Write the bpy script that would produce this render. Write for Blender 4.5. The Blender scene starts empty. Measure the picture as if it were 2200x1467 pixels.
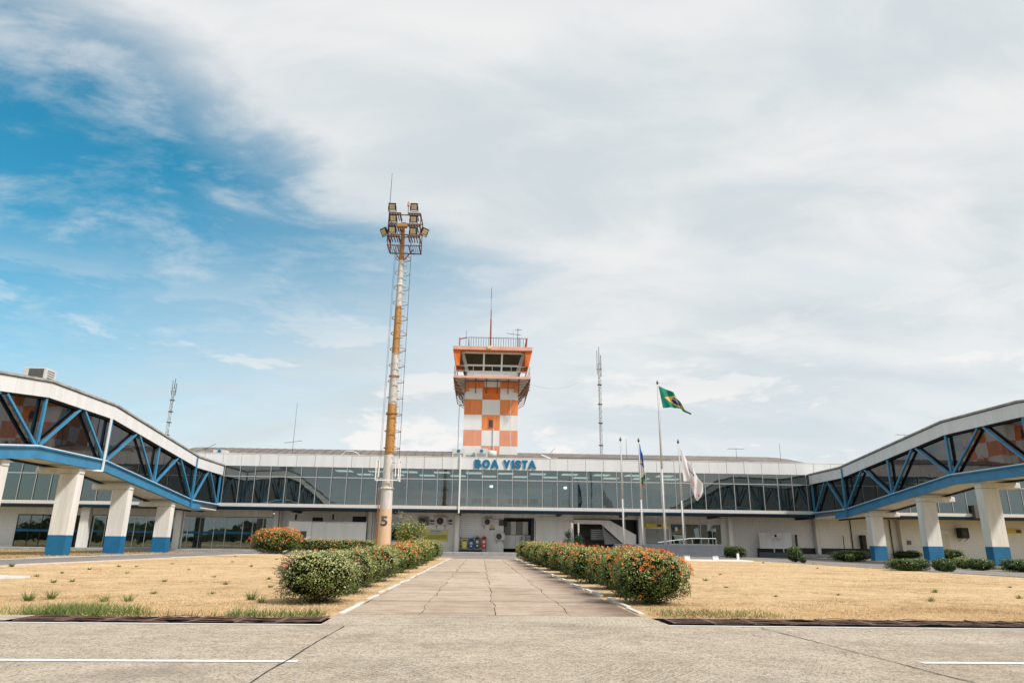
import bpy, bmesh, math, random
import numpy as np
from mathutils import Vector, Matrix
random.seed(7); RNG = np.random.default_rng(7)
SC = bpy.context.scene
C = SC.collection
# ---------------------------------------------------------------- camera
FPX, CX, CY, CAMH = 1467.0, 1100.0, 733.5, 0.86
_d = Vector((1033 - CX, 1167 - CY, FPX)); _e = Vector((1034 - CX, 1167.0123 - CY, FPX))
_Y = _d.normalized(); _Z = _d.cross(_e).normalized()
if _Z.y > 0: _Z = -_Z
_X = _Y.cross(_Z)
def cam2world(v): return Vector((_X.dot(v), _Y.dot(v), _Z.dot(v)))
cd = bpy.data.cameras.new('camera'); cam = bpy.data.objects.new('camera', cd); C.objects.link(cam)
cd.lens = 36 * FPX / 2200; cd.sensor_width = 36; cd.sensor_fit = 'HORIZONTAL'; cd.clip_start = 0.1; cd.clip_end = 9000
ax, ay, az = cam2world(Vector((1, 0, 0))), cam2world(Vector((0, -1, 0))), cam2world(Vector((0, 0, -1)))
cam.matrix_world = Matrix(((ax.x, ay.x, az.x, 0), (ax.y, ay.y, az.y, 0), (ax.z, ay.z, az.z, CAMH), (0, 0, 0, 1)))
SC.camera = cam
def F(px, py, Y):          # photo pixel -> (x, z) on the vertical plane at depth Y
    r = cam2world(Vector((px - CX, py - CY, FPX))); t = Y / r.y
    return r.x * t, r.z * t + CAMH
def G(px, py, z=0.0):      # photo pixel -> (x, y) on the ground
    r = cam2world(Vector((px - CX, py - CY, FPX))); t = (z - CAMH) / r.z
    return r.x * t, r.y * t
def dirv(px, py): return cam2world(Vector((px - CX, py - CY, FPX))).normalized()
# ---------------------------------------------------------------- world
SUN = Vector((0.54, -0.36, 0.78)).normalized()
W = bpy.data.worlds.new('World'); SC.world = W; W.use_nodes = True
nt = W.node_tree; nt.nodes.clear()
def N(nt, t, **k):
    n = nt.nodes.new(t)
    for a, b in k.items():
        if a == 'i':
            for q, v in b.items(): n.inputs[q].default_value = v
        else: setattr(n, a, b)
    return n
def L(nt, a, b): nt.links.new(a, b)
def math_(nt, op, a, b=None, clamp=False):
    n = nt.nodes.new('ShaderNodeMath'); n.operation = op; n.use_clamp = clamp
    for i, v in enumerate((a, b)):
        if v is None: continue
        if isinstance(v, (int, float)): n.inputs[i].default_value = v
        else: nt.links.new(v, n.inputs[i])
    return n.outputs[0]
def smooth(nt, v, a, b, c=0.0, d=1.0):
    n = nt.nodes.new('ShaderNodeMapRange'); n.interpolation_type = 'SMOOTHSTEP'
    nt.links.new(v, n.inputs[0]); n.inputs[1].default_value = a; n.inputs[2].default_value = b
    n.inputs[3].default_value = c; n.inputs[4].default_value = d
    return n.outputs[0]
def noise(nt, vec, scale, detail=6, rough=0.55, dist=0.0):
    n = N(nt, 'ShaderNodeTexNoise', i={'Scale': scale, 'Detail': detail, 'Roughness': rough, 'Distortion': dist})
    nt.links.new(vec, n.inputs['Vector']); return n.outputs[0]
def mixc(nt, fac, a, b):
    n = nt.nodes.new('ShaderNodeMix'); n.data_type = 'RGBA'
    if isinstance(fac, (int, float)): n.inputs[0].default_value = fac
    else: nt.links.new(fac, n.inputs[0])
    for s, v in ((6, a), (7, b)):
        if isinstance(v, tuple): n.inputs[s].default_value = (*v[:3], 1)
        else: nt.links.new(v, n.inputs[s])
    return n.outputs[2]
sky = N(nt, 'ShaderNodeTexSky', sky_type='NISHITA', sun_disc=False, sun_elevation=math.asin(SUN.z),
        sun_rotation=math.atan2(SUN.x, SUN.y), altitude=80, air_density=1.0, dust_density=0.6, ozone_density=2.5)
tc = N(nt, 'ShaderNodeTexCoord'); gen = tc.outputs['Generated']
sep = N(nt, 'ShaderNodeSeparateXYZ'); L(nt, gen, sep.inputs[0])
den = math_(nt, 'ADD', math_(nt, 'MAXIMUM', sep.outputs[2], 0.0), 0.22)
cmb = N(nt, 'ShaderNodeCombineXYZ')
L(nt, math_(nt, 'DIVIDE', sep.outputs[0], den), cmb.inputs[0]); L(nt, math_(nt, 'DIVIDE', sep.outputs[1], den), cmb.inputs[1])
# streak direction of the high cloud sheet
mp = N(nt, 'ShaderNodeMapping', i={'Rotation': (0, 0, math.radians(-38)), 'Scale': (1.0, 1.7, 1.0), 'Location': (3.1, 1.7, 0)})
L(nt, cmb.outputs[0], mp.inputs[0]); pv = mp.outputs[0]
n_big = noise(nt, pv, 0.9, 7, 0.55, 0.5); n_mid = noise(nt, pv, 2.0, 7, 0.54, 0.5); n_fine = noise(nt, pv, 7.0, 8, 0.62, 0.3)
def plane_dot(p1, p2):      # signed distance of the view direction from the great circle through two photo points
    n = dirv(*p1).cross(dirv(*p2)).normalized()
    v = N(nt, 'ShaderNodeVectorMath', operation='DOT_PRODUCT'); L(nt, gen, v.inputs[0]); v.inputs[1].default_value = n
    return v.outputs['Value']
d1 = plane_dot((40, 90), (860, 545))
d2 = plane_dot((0, 900), (860, 640))
sg1 = 1 if dirv(300, 500).dot(dirv(40, 90).cross(dirv(860, 545))) > 0 else -1
sg2 = 1 if dirv(300, 500).dot(dirv(0, 900).cross(dirv(860, 640))) > 0 else -1
wob = math_(nt, 'ADD', math_(nt, 'MULTIPLY', math_(nt, 'SUBTRACT', n_mid, 0.5), 0.42), math_(nt, 'MULTIPLY', math_(nt, 'SUBTRACT', n_fine, 0.5), 0.08))
b1 = smooth(nt, math_(nt, 'ADD', math_(nt, 'MULTIPLY', d1, sg1), wob), -0.10, 0.03)
b2 = smooth(nt, math_(nt, 'ADD', math_(nt, 'MULTIPLY', d2, sg2), wob), -0.22, 0.24)
blue = math_(nt, 'MULTIPLY', b1, b2)
wisp = smooth(nt, math_(nt, 'ADD', math_(nt, 'MULTIPLY', n_mid, 0.7), math_(nt, 'MULTIPLY', n_fine, 0.3)), 0.48, 0.70, 0.0, 0.6)
blue = math_(nt, 'MULTIPLY', blue, math_(nt, 'SUBTRACT', 1.0, wisp))
# thin breaks elsewhere let a little blue through
thin = smooth(nt, n_big, 0.50, 0.72, 0.0, 0.16)
blue = math_(nt, 'MAXIMUM', blue, thin)
ccol = mixc(nt, smooth(nt, math_(nt, 'ADD', math_(nt, 'MULTIPLY', n_mid, 0.6), math_(nt, 'MULTIPLY', n_big, 0.4)), 0.36, 0.60), (0.53, 0.585, 0.615), (0.71, 0.715, 0.715))
# low bright bank near the horizon
lowf = smooth(nt, sep.outputs[2], 0.0, 0.42, 0.6, 0.0)
ccol = mixc(nt, lowf, ccol, (0.58, 0.66, 0.70))
# small cumulus near the horizon
mp2 = N(nt, 'ShaderNodeMapping', i={'Scale': (1.0, 1.0, 3.2), 'Location': (0.4, 0.0, 0.3)}); L(nt, gen, mp2.inputs[0])
cum = noise(nt, mp2.outputs[0], 4.2, 10, 0.58, 0.2)
cf = math_(nt, 'MULTIPLY', smooth(nt, cum, 0.52, 0.58), smooth(nt, sep.outputs[2], 0.08, 0.40, 0.9, 0.0))
ccol = mixc(nt, cf, ccol, (0.80, 0.775, 0.755))
blue = math_(nt, 'MULTIPLY', blue, math_(nt, 'SUBTRACT', 1.0, cf))
bg1 = N(nt, 'ShaderNodeBackground', i={'Strength': 0.125})
hs = N(nt, 'ShaderNodeHueSaturation', i={'Hue': 0.466, 'Saturation': 1.38, 'Value': 0.98}); L(nt, sky.outputs[0], hs.inputs['Color']); L(nt, hs.outputs[0], bg1.inputs[0])
bg2 = N(nt, 'ShaderNodeBackground', i={'Strength': 1.0}); L(nt, ccol, bg2.inputs[0])
mx = N(nt, 'ShaderNodeMixShader'); L(nt, blue, mx.inputs[0]); L(nt, bg2.outputs[0], mx.inputs[1]); L(nt, bg1.outputs[0], mx.inputs[2])
wo = N(nt, 'ShaderNodeOutputWorld'); L(nt, mx.outputs[0], wo.inputs[0])
sl = bpy.data.lights.new('sun', 'SUN'); sl.energy = 3.9; sl.angle = math.radians(6.0); sl.color = (1.0, 0.955, 0.90)
so = bpy.data.objects.new('sun', sl); C.objects.link(so); so.rotation_euler = (-SUN).to_track_quat('-Z', 'Y').to_euler(); so.location = SUN * 60
SC.view_settings.view_transform = 'Standard'; SC.view_settings.look = 'None'; SC.view_settings.exposure = 0.28; SC.view_settings.gamma = 1.0
SC.view_settings.use_curve_mapping = False
try:
    SC.cycles.max_bounces = 8; SC.cycles.transparent_max_bounces = 16; SC.cycles.caustics_reflective = False; SC.cycles.caustics_refractive = False
except Exception: pass
# ---------------------------------------------------------------- materials
def mat(name, col, rough=0.6, var=0.12, vs=2.0, col2=None, bump=0.0, bs=30.0, metal=0.0, dirt=0.0, emit=None, streak=False, spec=0.5):
    m = bpy.data.materials.new(name); m.use_nodes = True; t = m.node_tree; p = t.nodes['Principled BSDF']
    p.inputs['Roughness'].default_value = rough; p.inputs['Metallic'].default_value = metal
    p.inputs['Specular IOR Level'].default_value = spec
    g = N(t, 'ShaderNodeNewGeometry').outputs['Position']
    if streak:
        q = N(t, 'ShaderNodeMapping', i={'Scale': (3.0, 3.0, 0.35)}); L(t, g, q.inputs[0]); gv = q.outputs[0]
    else: gv = g
    c2 = col2 or tuple(max(0, c * (1 - var * 2)) for c in col)
    f = smooth(t, noise(t, gv, vs, 8, 0.62), 0.3, 0.7)
    c = mixc(t, f, col, c2)
    if dirt:
        f2 = smooth(t, noise(t, gv, vs * 3.1, 9, 0.7), 0.52, 0.8, 0.0, dirt)
        c = mixc(t, f2, c, (0.07, 0.055, 0.045))
    L(t, c, p.inputs['Base Color'])
    if bump:
        b = N(t, 'ShaderNodeBump', i={'Strength': bump, 'Distance': 0.02}); L(t, noise(t, g, bs, 6, 0.6), b.inputs['Height']); L(t, b.outputs[0], p.inputs['Normal'])
    if emit: p.inputs['Emission Color'].default_value = (*emit[0], 1); p.inputs['Emission Strength'].default_value = emit[1]
    return m
M = {}
M['white'] = mat('white_paint', (0.80, 0.79, 0.77), 0.55, 0.05, 0.7, dirt=0.08, streak=True)
M['fascia'] = mat('fascia_panel', (0.70, 0.705, 0.705), 0.45, 0.05, 0.6, dirt=0.12, streak=True)
M['cream'] = mat('cream_render', (0.76, 0.73, 0.68), 0.7, 0.10, 0.8, dirt=0.28, streak=True, bump=0.15)
M['offwhite'] = mat('off_white_wall', (0.82, 0.805, 0.77), 0.7, 0.07, 0.8, dirt=0.1, streak=True)
M['conc'] = mat('grey_concrete', (0.36, 0.35, 0.33), 0.85, 0.15, 1.5, bump=0.3, dirt=0.2)
M['blue'] = mat('blue_steel_paint', (0.045, 0.235, 0.42), 0.4, 0.12, 1.3, dirt=0.12)
M['bluebase'] = mat('blue_wall_paint', (0.004, 0.135, 0.29), 0.6, 0.12, 1.5, dirt=0.1)
M['navy'] = mat('dark_blue_beam', (0.002, 0.016, 0.032), 0.5, 0.15, 1.0)
M['soffit'] = mat('dark_soffit', (0.008, 0.012, 0.016), 0.7, 0.2, 1.0)
M['darkm'] = mat('dark_metal', (0.03, 0.03, 0.032), 0.5, 0.2, 3.0)
M['alu'] = mat('aluminium', (0.55, 0.56, 0.56), 0.35, 0.06, 3.0, metal=0.6)
M['steel'] = mat('galvanised_steel', (0.42, 0.42, 0.41), 0.45, 0.12, 3.0, metal=0.5)
M['rust'] = mat('rusty_iron', (0.22, 0.12, 0.085), 0.85, 0.2, 14.0, col2=(0.07, 0.045, 0.04), bump=0.3)
M['rustframe'] = mat('brown_oxide_steel', (0.20, 0.10, 0.06), 0.75, 0.2, 5.0)
M['orange'] = mat('orange_paint', (0.80, 0.25, 0.07), 0.6, 0.14, 1.1, dirt=0.12, streak=True)
M['roofpink'] = mat('sun_bleached_orange_paint', (0.72, 0.40, 0.30), 0.65, 0.1, 0.9, dirt=0.15)
M['orangef'] = mat('faded_orange_paint', (0.76, 0.32, 0.19), 0.65, 0.10, 1.1, dirt=0.10, streak=True)
M['orangedeep'] = mat('deep_shaded_orange', (0.72, 0.15, 0.015), 0.6, 0.1, 0.8)
M['towerwhite'] = mat('tower_white_paint', (0.74, 0.73, 0.71), 0.6, 0.04, 0.5, dirt=0.06, streak=True)
M['ochre'] = mat('ochre_band_paint', (0.44, 0.225, 0.065), 0.65, 0.12, 2.2, dirt=0.2, streak=True)
M['ochrepale'] = mat('pale_peeling_ochre_paint', (0.60, 0.36, 0.20), 0.7, 0.1, 2.2, col2=(0.55, 0.45, 0.34), dirt=0.2, streak=True)
M['bandwhite'] = mat('flaking_white_paint', (0.58, 0.555, 0.53), 0.7, 0.1, 2.6, dirt=1.0, streak=True)
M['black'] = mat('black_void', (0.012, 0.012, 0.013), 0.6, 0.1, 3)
M['shade'] = mat('dark_grey_panel', (0.09, 0.09, 0.088), 0.6, 0.15, 2)
M['grey'] = mat('mid_grey_panel', (0.30, 0.31, 0.31), 0.6, 0.1, 2)
M['acwhite'] = mat('air_conditioner_casing', (0.60, 0.59, 0.56), 0.5, 0.06, 3, dirt=0.15)
M['acgrey'] = mat('dark_grey_casing', (0.16, 0.16, 0.15), 0.5, 0.1, 3)  # dark grey for casings, grilles and lids
M['yellow'] = mat('yellow_sign', (0.72, 0.50, 0.02), 0.5, 0.05, 3)
M['paleyel'] = mat('pale_yellow_sign', (0.66, 0.60, 0.28), 0.5, 0.05, 3)
M['green'] = mat('green_panel', (0.02, 0.22, 0.12), 0.5, 0.1, 3)
M['letter'] = mat('blue_letter', (0.0, 0.15, 0.30), 0.35, 0.04, 3)
M['benchgrey'] = mat('slate_grey_paint', (0.085, 0.098, 0.125), 0.6, 0.1, 1.6, dirt=0.1, streak=True)
M['roofm'] = mat('weathered_roof_sheet', (0.19, 0.16, 0.14), 0.75, 0.2, 0.9, col2=(0.12, 0.10, 0.088), dirt=0.2)
M['roofedge'] = mat('stained_roof_edge', (0.40, 0.39, 0.37), 0.8, 0.2, 2.2, col2=(0.22, 0.22, 0.21), dirt=0.4)
M['kerbw'] = mat('worn_white_kerb_paint', (0.62, 0.60, 0.57), 0.8, 0.08, 5, dirt=0.5, bump=0.3)
M['line'] = mat('white_road_paint', (0.66, 0.65, 0.63), 0.7, 0.04, 6, dirt=0.3)
M['lamp'] = mat('floodlight_glass', (0.62, 0.52, 0.36), 0.15, 0.1, 6, metal=0.3)
M['lit'] = mat('lit_tube', (0.8, 0.8, 0.8), 0.5, 0, 3, emit=((1.0, 0.98, 0.92), 5.0))
M['litroom'] = mat('lit_ceiling_panel', (0.5, 0.5, 0.5), 0.5, 0, 3, emit=((1.0, 0.98, 0.94), 1.4))
M['interior'] = mat('interior_wall', (0.70, 0.71, 0.69), 0.7, 0.05, 0.6)
M['intfloor'] = mat('interior_floor', (0.25, 0.24, 0.23), 0.4, 0.05, 0.6)
M['red'] = mat('red_plastic', (0.55, 0.015, 0.02), 0.4, 0.05, 4); M['binblue'] = mat('blue_plastic', (0.015, 0.07, 0.28), 0.4, 0.05, 4)
M['binyel'] = mat('yellow_plastic', (0.62, 0.50, 0.10), 0.4, 0.05, 4); M['bingreen'] = mat('dark_green_plastic', (0.02, 0.07, 0.055), 0.4, 0.05, 4)
M['seat'] = mat('seat_shell', (0.05, 0.05, 0.055), 0.5, 0.1, 3); M['seatb'] = mat('brown_seat_shell', (0.22, 0.10, 0.07), 0.5, 0.1, 3)
M['twig'] = mat('twig_bark', (0.17, 0.13, 0.10), 0.9, 0.2, 20); M['core'] = mat('bush_shade_core', (0.012, 0.014, 0.006), 1.0, 0.2, 8, spec=0.0)
M['seam'] = mat('crack_filler', (0.03, 0.028, 0.026), 0.9, 0.2, 8)
M['trench'] = mat('trench_dark', (0.008, 0.007, 0.006), 1.0, 0.2, 8, spec=0.0)
M['obst'] = mat('red_obstruction_paint', (0.35, 0.08, 0.05), 0.6, 0.1, 3)

def glass(name, tint, refl, fres=0.5, trans=(0.3, 0.36, 0.35), tintg=(0.9, 0.95, 1.0)):
    m = bpy.data.materials.new(name); m.use_nodes = True; t = m.node_tree; t.nodes.clear()
    gl = N(t, 'ShaderNodeBsdfGlossy', i={'Roughness': 0.012, 'Color': (*tintg, 1)})
    g = N(t, 'ShaderNodeNewGeometry').outputs['Position']
    b = N(t, 'ShaderNodeBump', i={'Strength': 0.12, 'Distance': 0.02}); L(t, noise(t, g, 0.8, 2, 0.5), b.inputs['Height']); L(t, b.outputs[0], gl.inputs['Normal'])
    tr = N(t, 'ShaderNodeBsdfTransparent', i={'Color': (*trans, 1)})
    df = N(t, 'ShaderNodeBsdfDiffuse', i={'Color': (*tint, 1)})
    m1 = N(t, 'ShaderNodeMixShader', i={0: 0.10}); L(t, tr.outputs[0], m1.inputs[1]); L(t, df.outputs[0], m1.inputs[2])
    lw = N(t, 'ShaderNodeFresnel', i={'IOR': 1.5})
    f = math_(t, 'ADD', math_(t, 'MULTIPLY', lw.outputs[0], fres), refl, True)
    m2 = N(t, 'ShaderNodeMixShader'); L(t, f, m2.inputs[0]); L(t, m1.outputs[0], m2.inputs[1]); L(t, gl.outputs[0], m2.inputs[2])
    o = N(t, 'ShaderNodeOutputMaterial'); L(t, m2.outputs[0], o.inputs[0]); return m
M['glass'] = glass('green_grey_glass', (0.05, 0.07, 0.07), 0.12, 0.7, trans=(0.52, 0.60, 0.58), tintg=(0.88, 0.95, 0.95))
M['glassd'] = glass('dark_tinted_glass', (0.02, 0.025, 0.03), 0.07, 0.75, trans=(0.22, 0.22, 0.23), tintg=(0.95, 0.90, 0.88))
M['glasscab'] = glass('dark_cab_glass', (0.02, 0.02, 0.02), 0.03, 0.5, trans=(0.10, 0.10, 0.10))
def ground_mat(name, stops, scale, bump, bs, extra=None, rough=0.95, stretch=(1, 1, 1)):
    m = bpy.data.materials.new(name); m.use_nodes = True; t = m.node_tree; p = t.nodes['Principled BSDF']
    p.inputs['Roughness'].default_value = rough; p.inputs['Specular IOR Level'].default_value = 0.25
    g = N(t, 'ShaderNodeNewGeometry').outputs['Position']
    q = N(t, 'ShaderNodeMapping', i={'Scale': stretch}); L(t, g, q.inputs[0]); gv = q.outputs[0]
    a = noise(t, gv, scale, 10, 0.68, 0.2); b = noise(t, g, scale * 0.13, 5, 0.6); c3 = noise(t, g, scale * 9, 4, 0.7)
    v = math_(t, 'ADD', math_(t, 'ADD', math_(t, 'MULTIPLY', a, 0.45), math_(t, 'MULTIPLY', b, 0.35)), math_(t, 'MULTIPLY', c3, 0.2))
    r = N(t, 'ShaderNodeValToRGB'); L(t, v, r.inputs[0]); el = r.color_ramp.elements
    el[0].position, el[0].color = stops[0][0], (*stops[0][1], 1); el[1].position, el[1].color = stops[-1][0], (*stops[-1][1], 1)
    for s in stops[1:-1]: e = el.new(s[0]); e.color = (*s[1], 1)
    col = r.outputs[0]
    if extra: col = extra(t, g, col)
    L(t, col, p.inputs['Base Color'])
    bm = N(t, 'ShaderNodeBump', i={'Strength': bump, 'Distance': 0.02}); L(t, noise(t, gv, bs, 8, 0.7), bm.inputs['Height']); L(t, bm.outputs[0], p.inputs['Normal'])
    return m
M['lawn'] = ground_mat('dry_lawn_soil', [(0.36, (0.22, 0.14, 0.07)), (0.45, (0.47, 0.32, 0.17)), (0.55, (0.60, 0.43, 0.245)), (0.66, (0.71, 0.54, 0.34))], 2.6, 1.0, 60, lambda t, g, col: mixc(t, smooth(t, noise(t, g, 1.7, 8, .7), .54, .68, 0.0, .75), col, (.26, .18, .09)))
M['scrub'] = ground_mat('brown_green_turf', [(0.35, (0.13, 0.11, 0.04)), (0.5, (0.30, 0.22, 0.09)), (0.65, (0.40, 0.30, 0.14))], 2.0, 0.8, 40)
def road_extra(t, g, col):
    # fine grain, worn blotches and thin dark arcs left by the finishing broom
    gr = smooth(t, noise(t, g, 48.0, 4, 0.8), 0.40, 0.52, 0.85, 0.0); col = mixc(t, gr, col, (0.13, 0.10, 0.075))
    g2 = smooth(t, noise(t, g, 70.0, 2, 0.8), 0.50, 0.64, 0.0, 0.6); col = mixc(t, g2, col, (0.60, 0.54, 0.46))
    for (cx_, cy_, sc_, ms) in ((-1.0, 3.0, 7.0, 1.1), (2.2, 3.4, 8.0, 1.6), (-5.0, 9.5, 6.0, 0.9), (6.0, 2.0, 7.0, 1.3)):
        q = N(t, 'ShaderNodeMapping', i={'Location': (-cx_, -cy_, 0)}); L(t, g, q.inputs[0])
        w = N(t, 'ShaderNodeTexWave', wave_type='RINGS', rings_direction='Z', i={'Scale': sc_, 'Distortion': 2.2, 'Detail': 3.0, 'Detail Scale': 0.35}); L(t, q.outputs[0], w.inputs['Vector'])
        s = math_(t, 'MULTIPLY', smooth(t, w.outputs['Fac'], 0.86, 0.98), smooth(t, noise(t, q.outputs[0], ms, 5, 0.7), 0.48, 0.62, 0.0, 0.6))
        s = math_(t, 'MULTIPLY', s, smooth(t, noise(t, q.outputs[0], 9.0, 3, 0.7), 0.44, 0.54))
        col = mixc(t, s, col, (0.11, 0.085, 0.065))
    return mixc(t, smooth(t, noise(t, g, 0.7, 8, 0.6), 0.50, 0.66, 0.0, 0.42), col, (0.23, 0.18, 0.145))
M['road'] = ground_mat('worn_road_surface', [(0.38, (0.39, 0.305, 0.22)), (0.5, (0.56, 0.465, 0.355)), (0.62, (0.66, 0.57, 0.455))], 5.0, 1.0, 55, road_extra, 0.9, (1, 1.4, 1))
def slab_extra(t, g, col):
    oi = N(t, 'ShaderNodeObjectInfo')
    col = mixc(t, math_(t, 'MULTIPLY', oi.outputs['Random'], 0.35), col, (0.30, 0.22, 0.16))
    gr = smooth(t, noise(t, g, 70.0, 3, 0.8), 0.36, 0.5, 0.5, 0.0); col = mixc(t, gr, col, (0.14, 0.105, 0.08))
    q = N(t, 'ShaderNodeMapping', i={'Scale': (0.7, 2.6, 1)}); L(t, g, q.inputs[0])
    col = mixc(t, smooth(t, noise(t, q.outputs[0], 1.3, 10, 0.72), 0.49, 0.66, 0.0, 0.65), col, (0.20, 0.13, 0.09))
    # moss and rust stains plus the bushes' shade, painted darker towards the right kerb
    s_ = N(t, 'ShaderNodeSeparateXYZ'); L(t, g, s_.inputs[0])
    e = smooth(t, math_(t, 'ADD', s_.outputs[0], math_(t, 'MULTIPLY', noise(t, g, 1.1, 8, .7), 1.6)), 1.9, 2.9, 0.0, 0.75); col = mixc(t, e, col, (0.11, 0.062, 0.045))
    return mixc(t, smooth(t, noise(t, q.outputs[0], 0.45, 6, 0.6), 0.54, 0.68, 0.0, 0.4), col, (0.52, 0.46, 0.39))
M['slab'] = ground_mat('stained_path_concrete', [(0.38, (0.36, 0.275, 0.20)), (0.52, (0.50, 0.40, 0.305)), (0.64, (0.60, 0.50, 0.39))], 3.0, 0.8, 50, slab_extra, 0.85)
M['apron'] = ground_mat('grey_apron_concrete', [(0.38, (0.15, 0.13, 0.115)), (0.62, (0.27, 0.24, 0.215))], 1.2, 0.3, 30)
def tilemat(name, c1, c2, w, h, mortar=0.012):
    m = bpy.data.materials.new(name); m.use_nodes = True; t = m.node_tree; p = t.nodes['Principled BSDF']; p.inputs['Roughness'].default_value = 0.45
    g = N(t, 'ShaderNodeNewGeometry').outputs['Position']; s = N(t, 'ShaderNodeSeparateXYZ'); L(t, g, s.inputs[0])
    cb = N(t, 'ShaderNodeCombineXYZ'); L(t, s.outputs[0], cb.inputs[0]); L(t, s.outputs[2], cb.inputs[1])
    b = N(t, 'ShaderNodeTexBrick', offset=0.0, i={'Scale': 1.0, 'Mortar Size': mortar, 'Brick Width': w, 'Row Height': h, 'Mortar Smooth': 0.3, 'Color1': (*c1, 1), 'Color2': (*tuple(x * 0.96 for x in c1), 1), 'Mortar': (*c2, 1)})
    L(t, cb.outputs[0], b.inputs['Vector'])
    q = N(t, 'ShaderNodeMapping', i={'Scale': (1.5, 1.5, 0.3)}); L(t, g, q.inputs[0])
    c = mixc(t, smooth(t, noise(t, q.outputs[0], 1.3, 8, 0.65), 0.5, 0.8, 0, 0.15), b.outputs[0], (0.25, 0.22, 0.18))
    L(t, c, p.inputs['Base Color']); bp = N(t, 'ShaderNodeBump', i={'Strength': 0.4, 'Distance': 0.01}, invert=True); L(t, b.outputs[1], bp.inputs['Height']); L(t, bp.outputs[0], p.inputs['Normal']); return m
M['tile'] = tilemat('white_wall_tile', (0.86, 0.845, 0.82), (0.60, 0.585, 0.56), 0.21, 0.155)
M['siding'] = tilemat('ribbed_white_siding', (0.86, 0.86, 0.86), (0.55, 0.55, 0.56), 40.0, 0.17, 0.02)
M['slabtile'] = tilemat('white_edge_tile', (0.66, 0.63, 0.60), (0.42, 0.40, 0.38), 0.12, 0.5, 0.012)
def leafmat(name, cols, rough=0.42, trans=0.3):
    m = bpy.data.materials.new(name); m.use_nodes = True; t = m.node_tree; p = t.nodes['Principled BSDF']
    p.inputs['Roughness'].default_value = rough
    a = N(t, 'ShaderNodeAttribute', attribute_name='tint'); r = N(t, 'ShaderNodeValToRGB'); L(t, a.outputs['Fac'], r.inputs[0]); el = r.color_ramp.elements
    el[0].position, el[0].color = 0.0, (*cols[0], 1); el[1].position, el[1].color = 1.0, (*cols[-1], 1)
    for i, c in enumerate(cols[1:-1]): e = el.new((i + 1) / (len(cols) - 1)); e.color = (*c, 1)
    L(t, r.outputs[0], p.inputs['Base Color'])
    if trans:
        tl = N(t, 'ShaderNodeBsdfTranslucent'); L(t, r.outputs[0], tl.inputs[0]); mx = N(t, 'ShaderNodeMixShader', i={0: trans})
        L(t, p.outputs[0], mx.inputs[1]); L(t, tl.outputs[0], mx.inputs[2]); L(t, mx.outputs[0], t.nodes['Material Output'].inputs[0])
    return m
M['leafg'] = leafmat('ixora_leaf', [(0.012, 0.03, 0.006), (0.035, 0.075, 0.012), (0.10, 0.16, 0.026), (0.30, 0.32, 0.07), (0.62, 0.56, 0.22)], 0.35, 0.14)
M['leafd'] = leafmat('dusty_leaf', [(0.015, 0.035, 0.008), (0.05, 0.09, 0.018), (0.15, 0.20, 0.045), (0.36, 0.37, 0.12), (0.66, 0.60, 0.30)], 0.38, 0.14)
M['leafdark'] = leafmat('dark_hedge_leaf', [(0.012, 0.03, 0.006), (0.03, 0.07, 0.012), (0.07, 0.12, 0.022), (0.19, 0.23, 0.05)], 0.42, 0.12)
M['dry'] = leafmat('dead_leaf', [(0.06, 0.045, 0.035), (0.13, 0.10, 0.075), (0.20, 0.16, 0.11), (0.26, 0.20, 0.12)], 0.8, 0.1)
M['petal'] = leafmat('orange_petal', [(0.80, 0.05, 0.01), (0.88, 0.16, 0.02), (0.90, 0.30, 0.05), (0.86, 0.38, 0.16)], 0.6, 0.25)
M['straw'] = leafmat('straw_blade', [(0.32, 0.19, 0.08), (0.56, 0.37, 0.18), (0.70, 0.50, 0.27), (0.80, 0.62, 0.38)], 0.8, 0.3)
M['blade'] = leafmat('green_blade', [(0.04, 0.09, 0.015), (0.11, 0.18, 0.035), (0.24, 0.29, 0.08), (0.55, 0.47, 0.24)], 0.6, 0.35)
M['yucca'] = leafmat('yucca_blade', [(0.02, 0.05, 0.03), (0.04, 0.09, 0.05), (0.09, 0.14, 0.08)], 0.5, 0.15)
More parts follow.
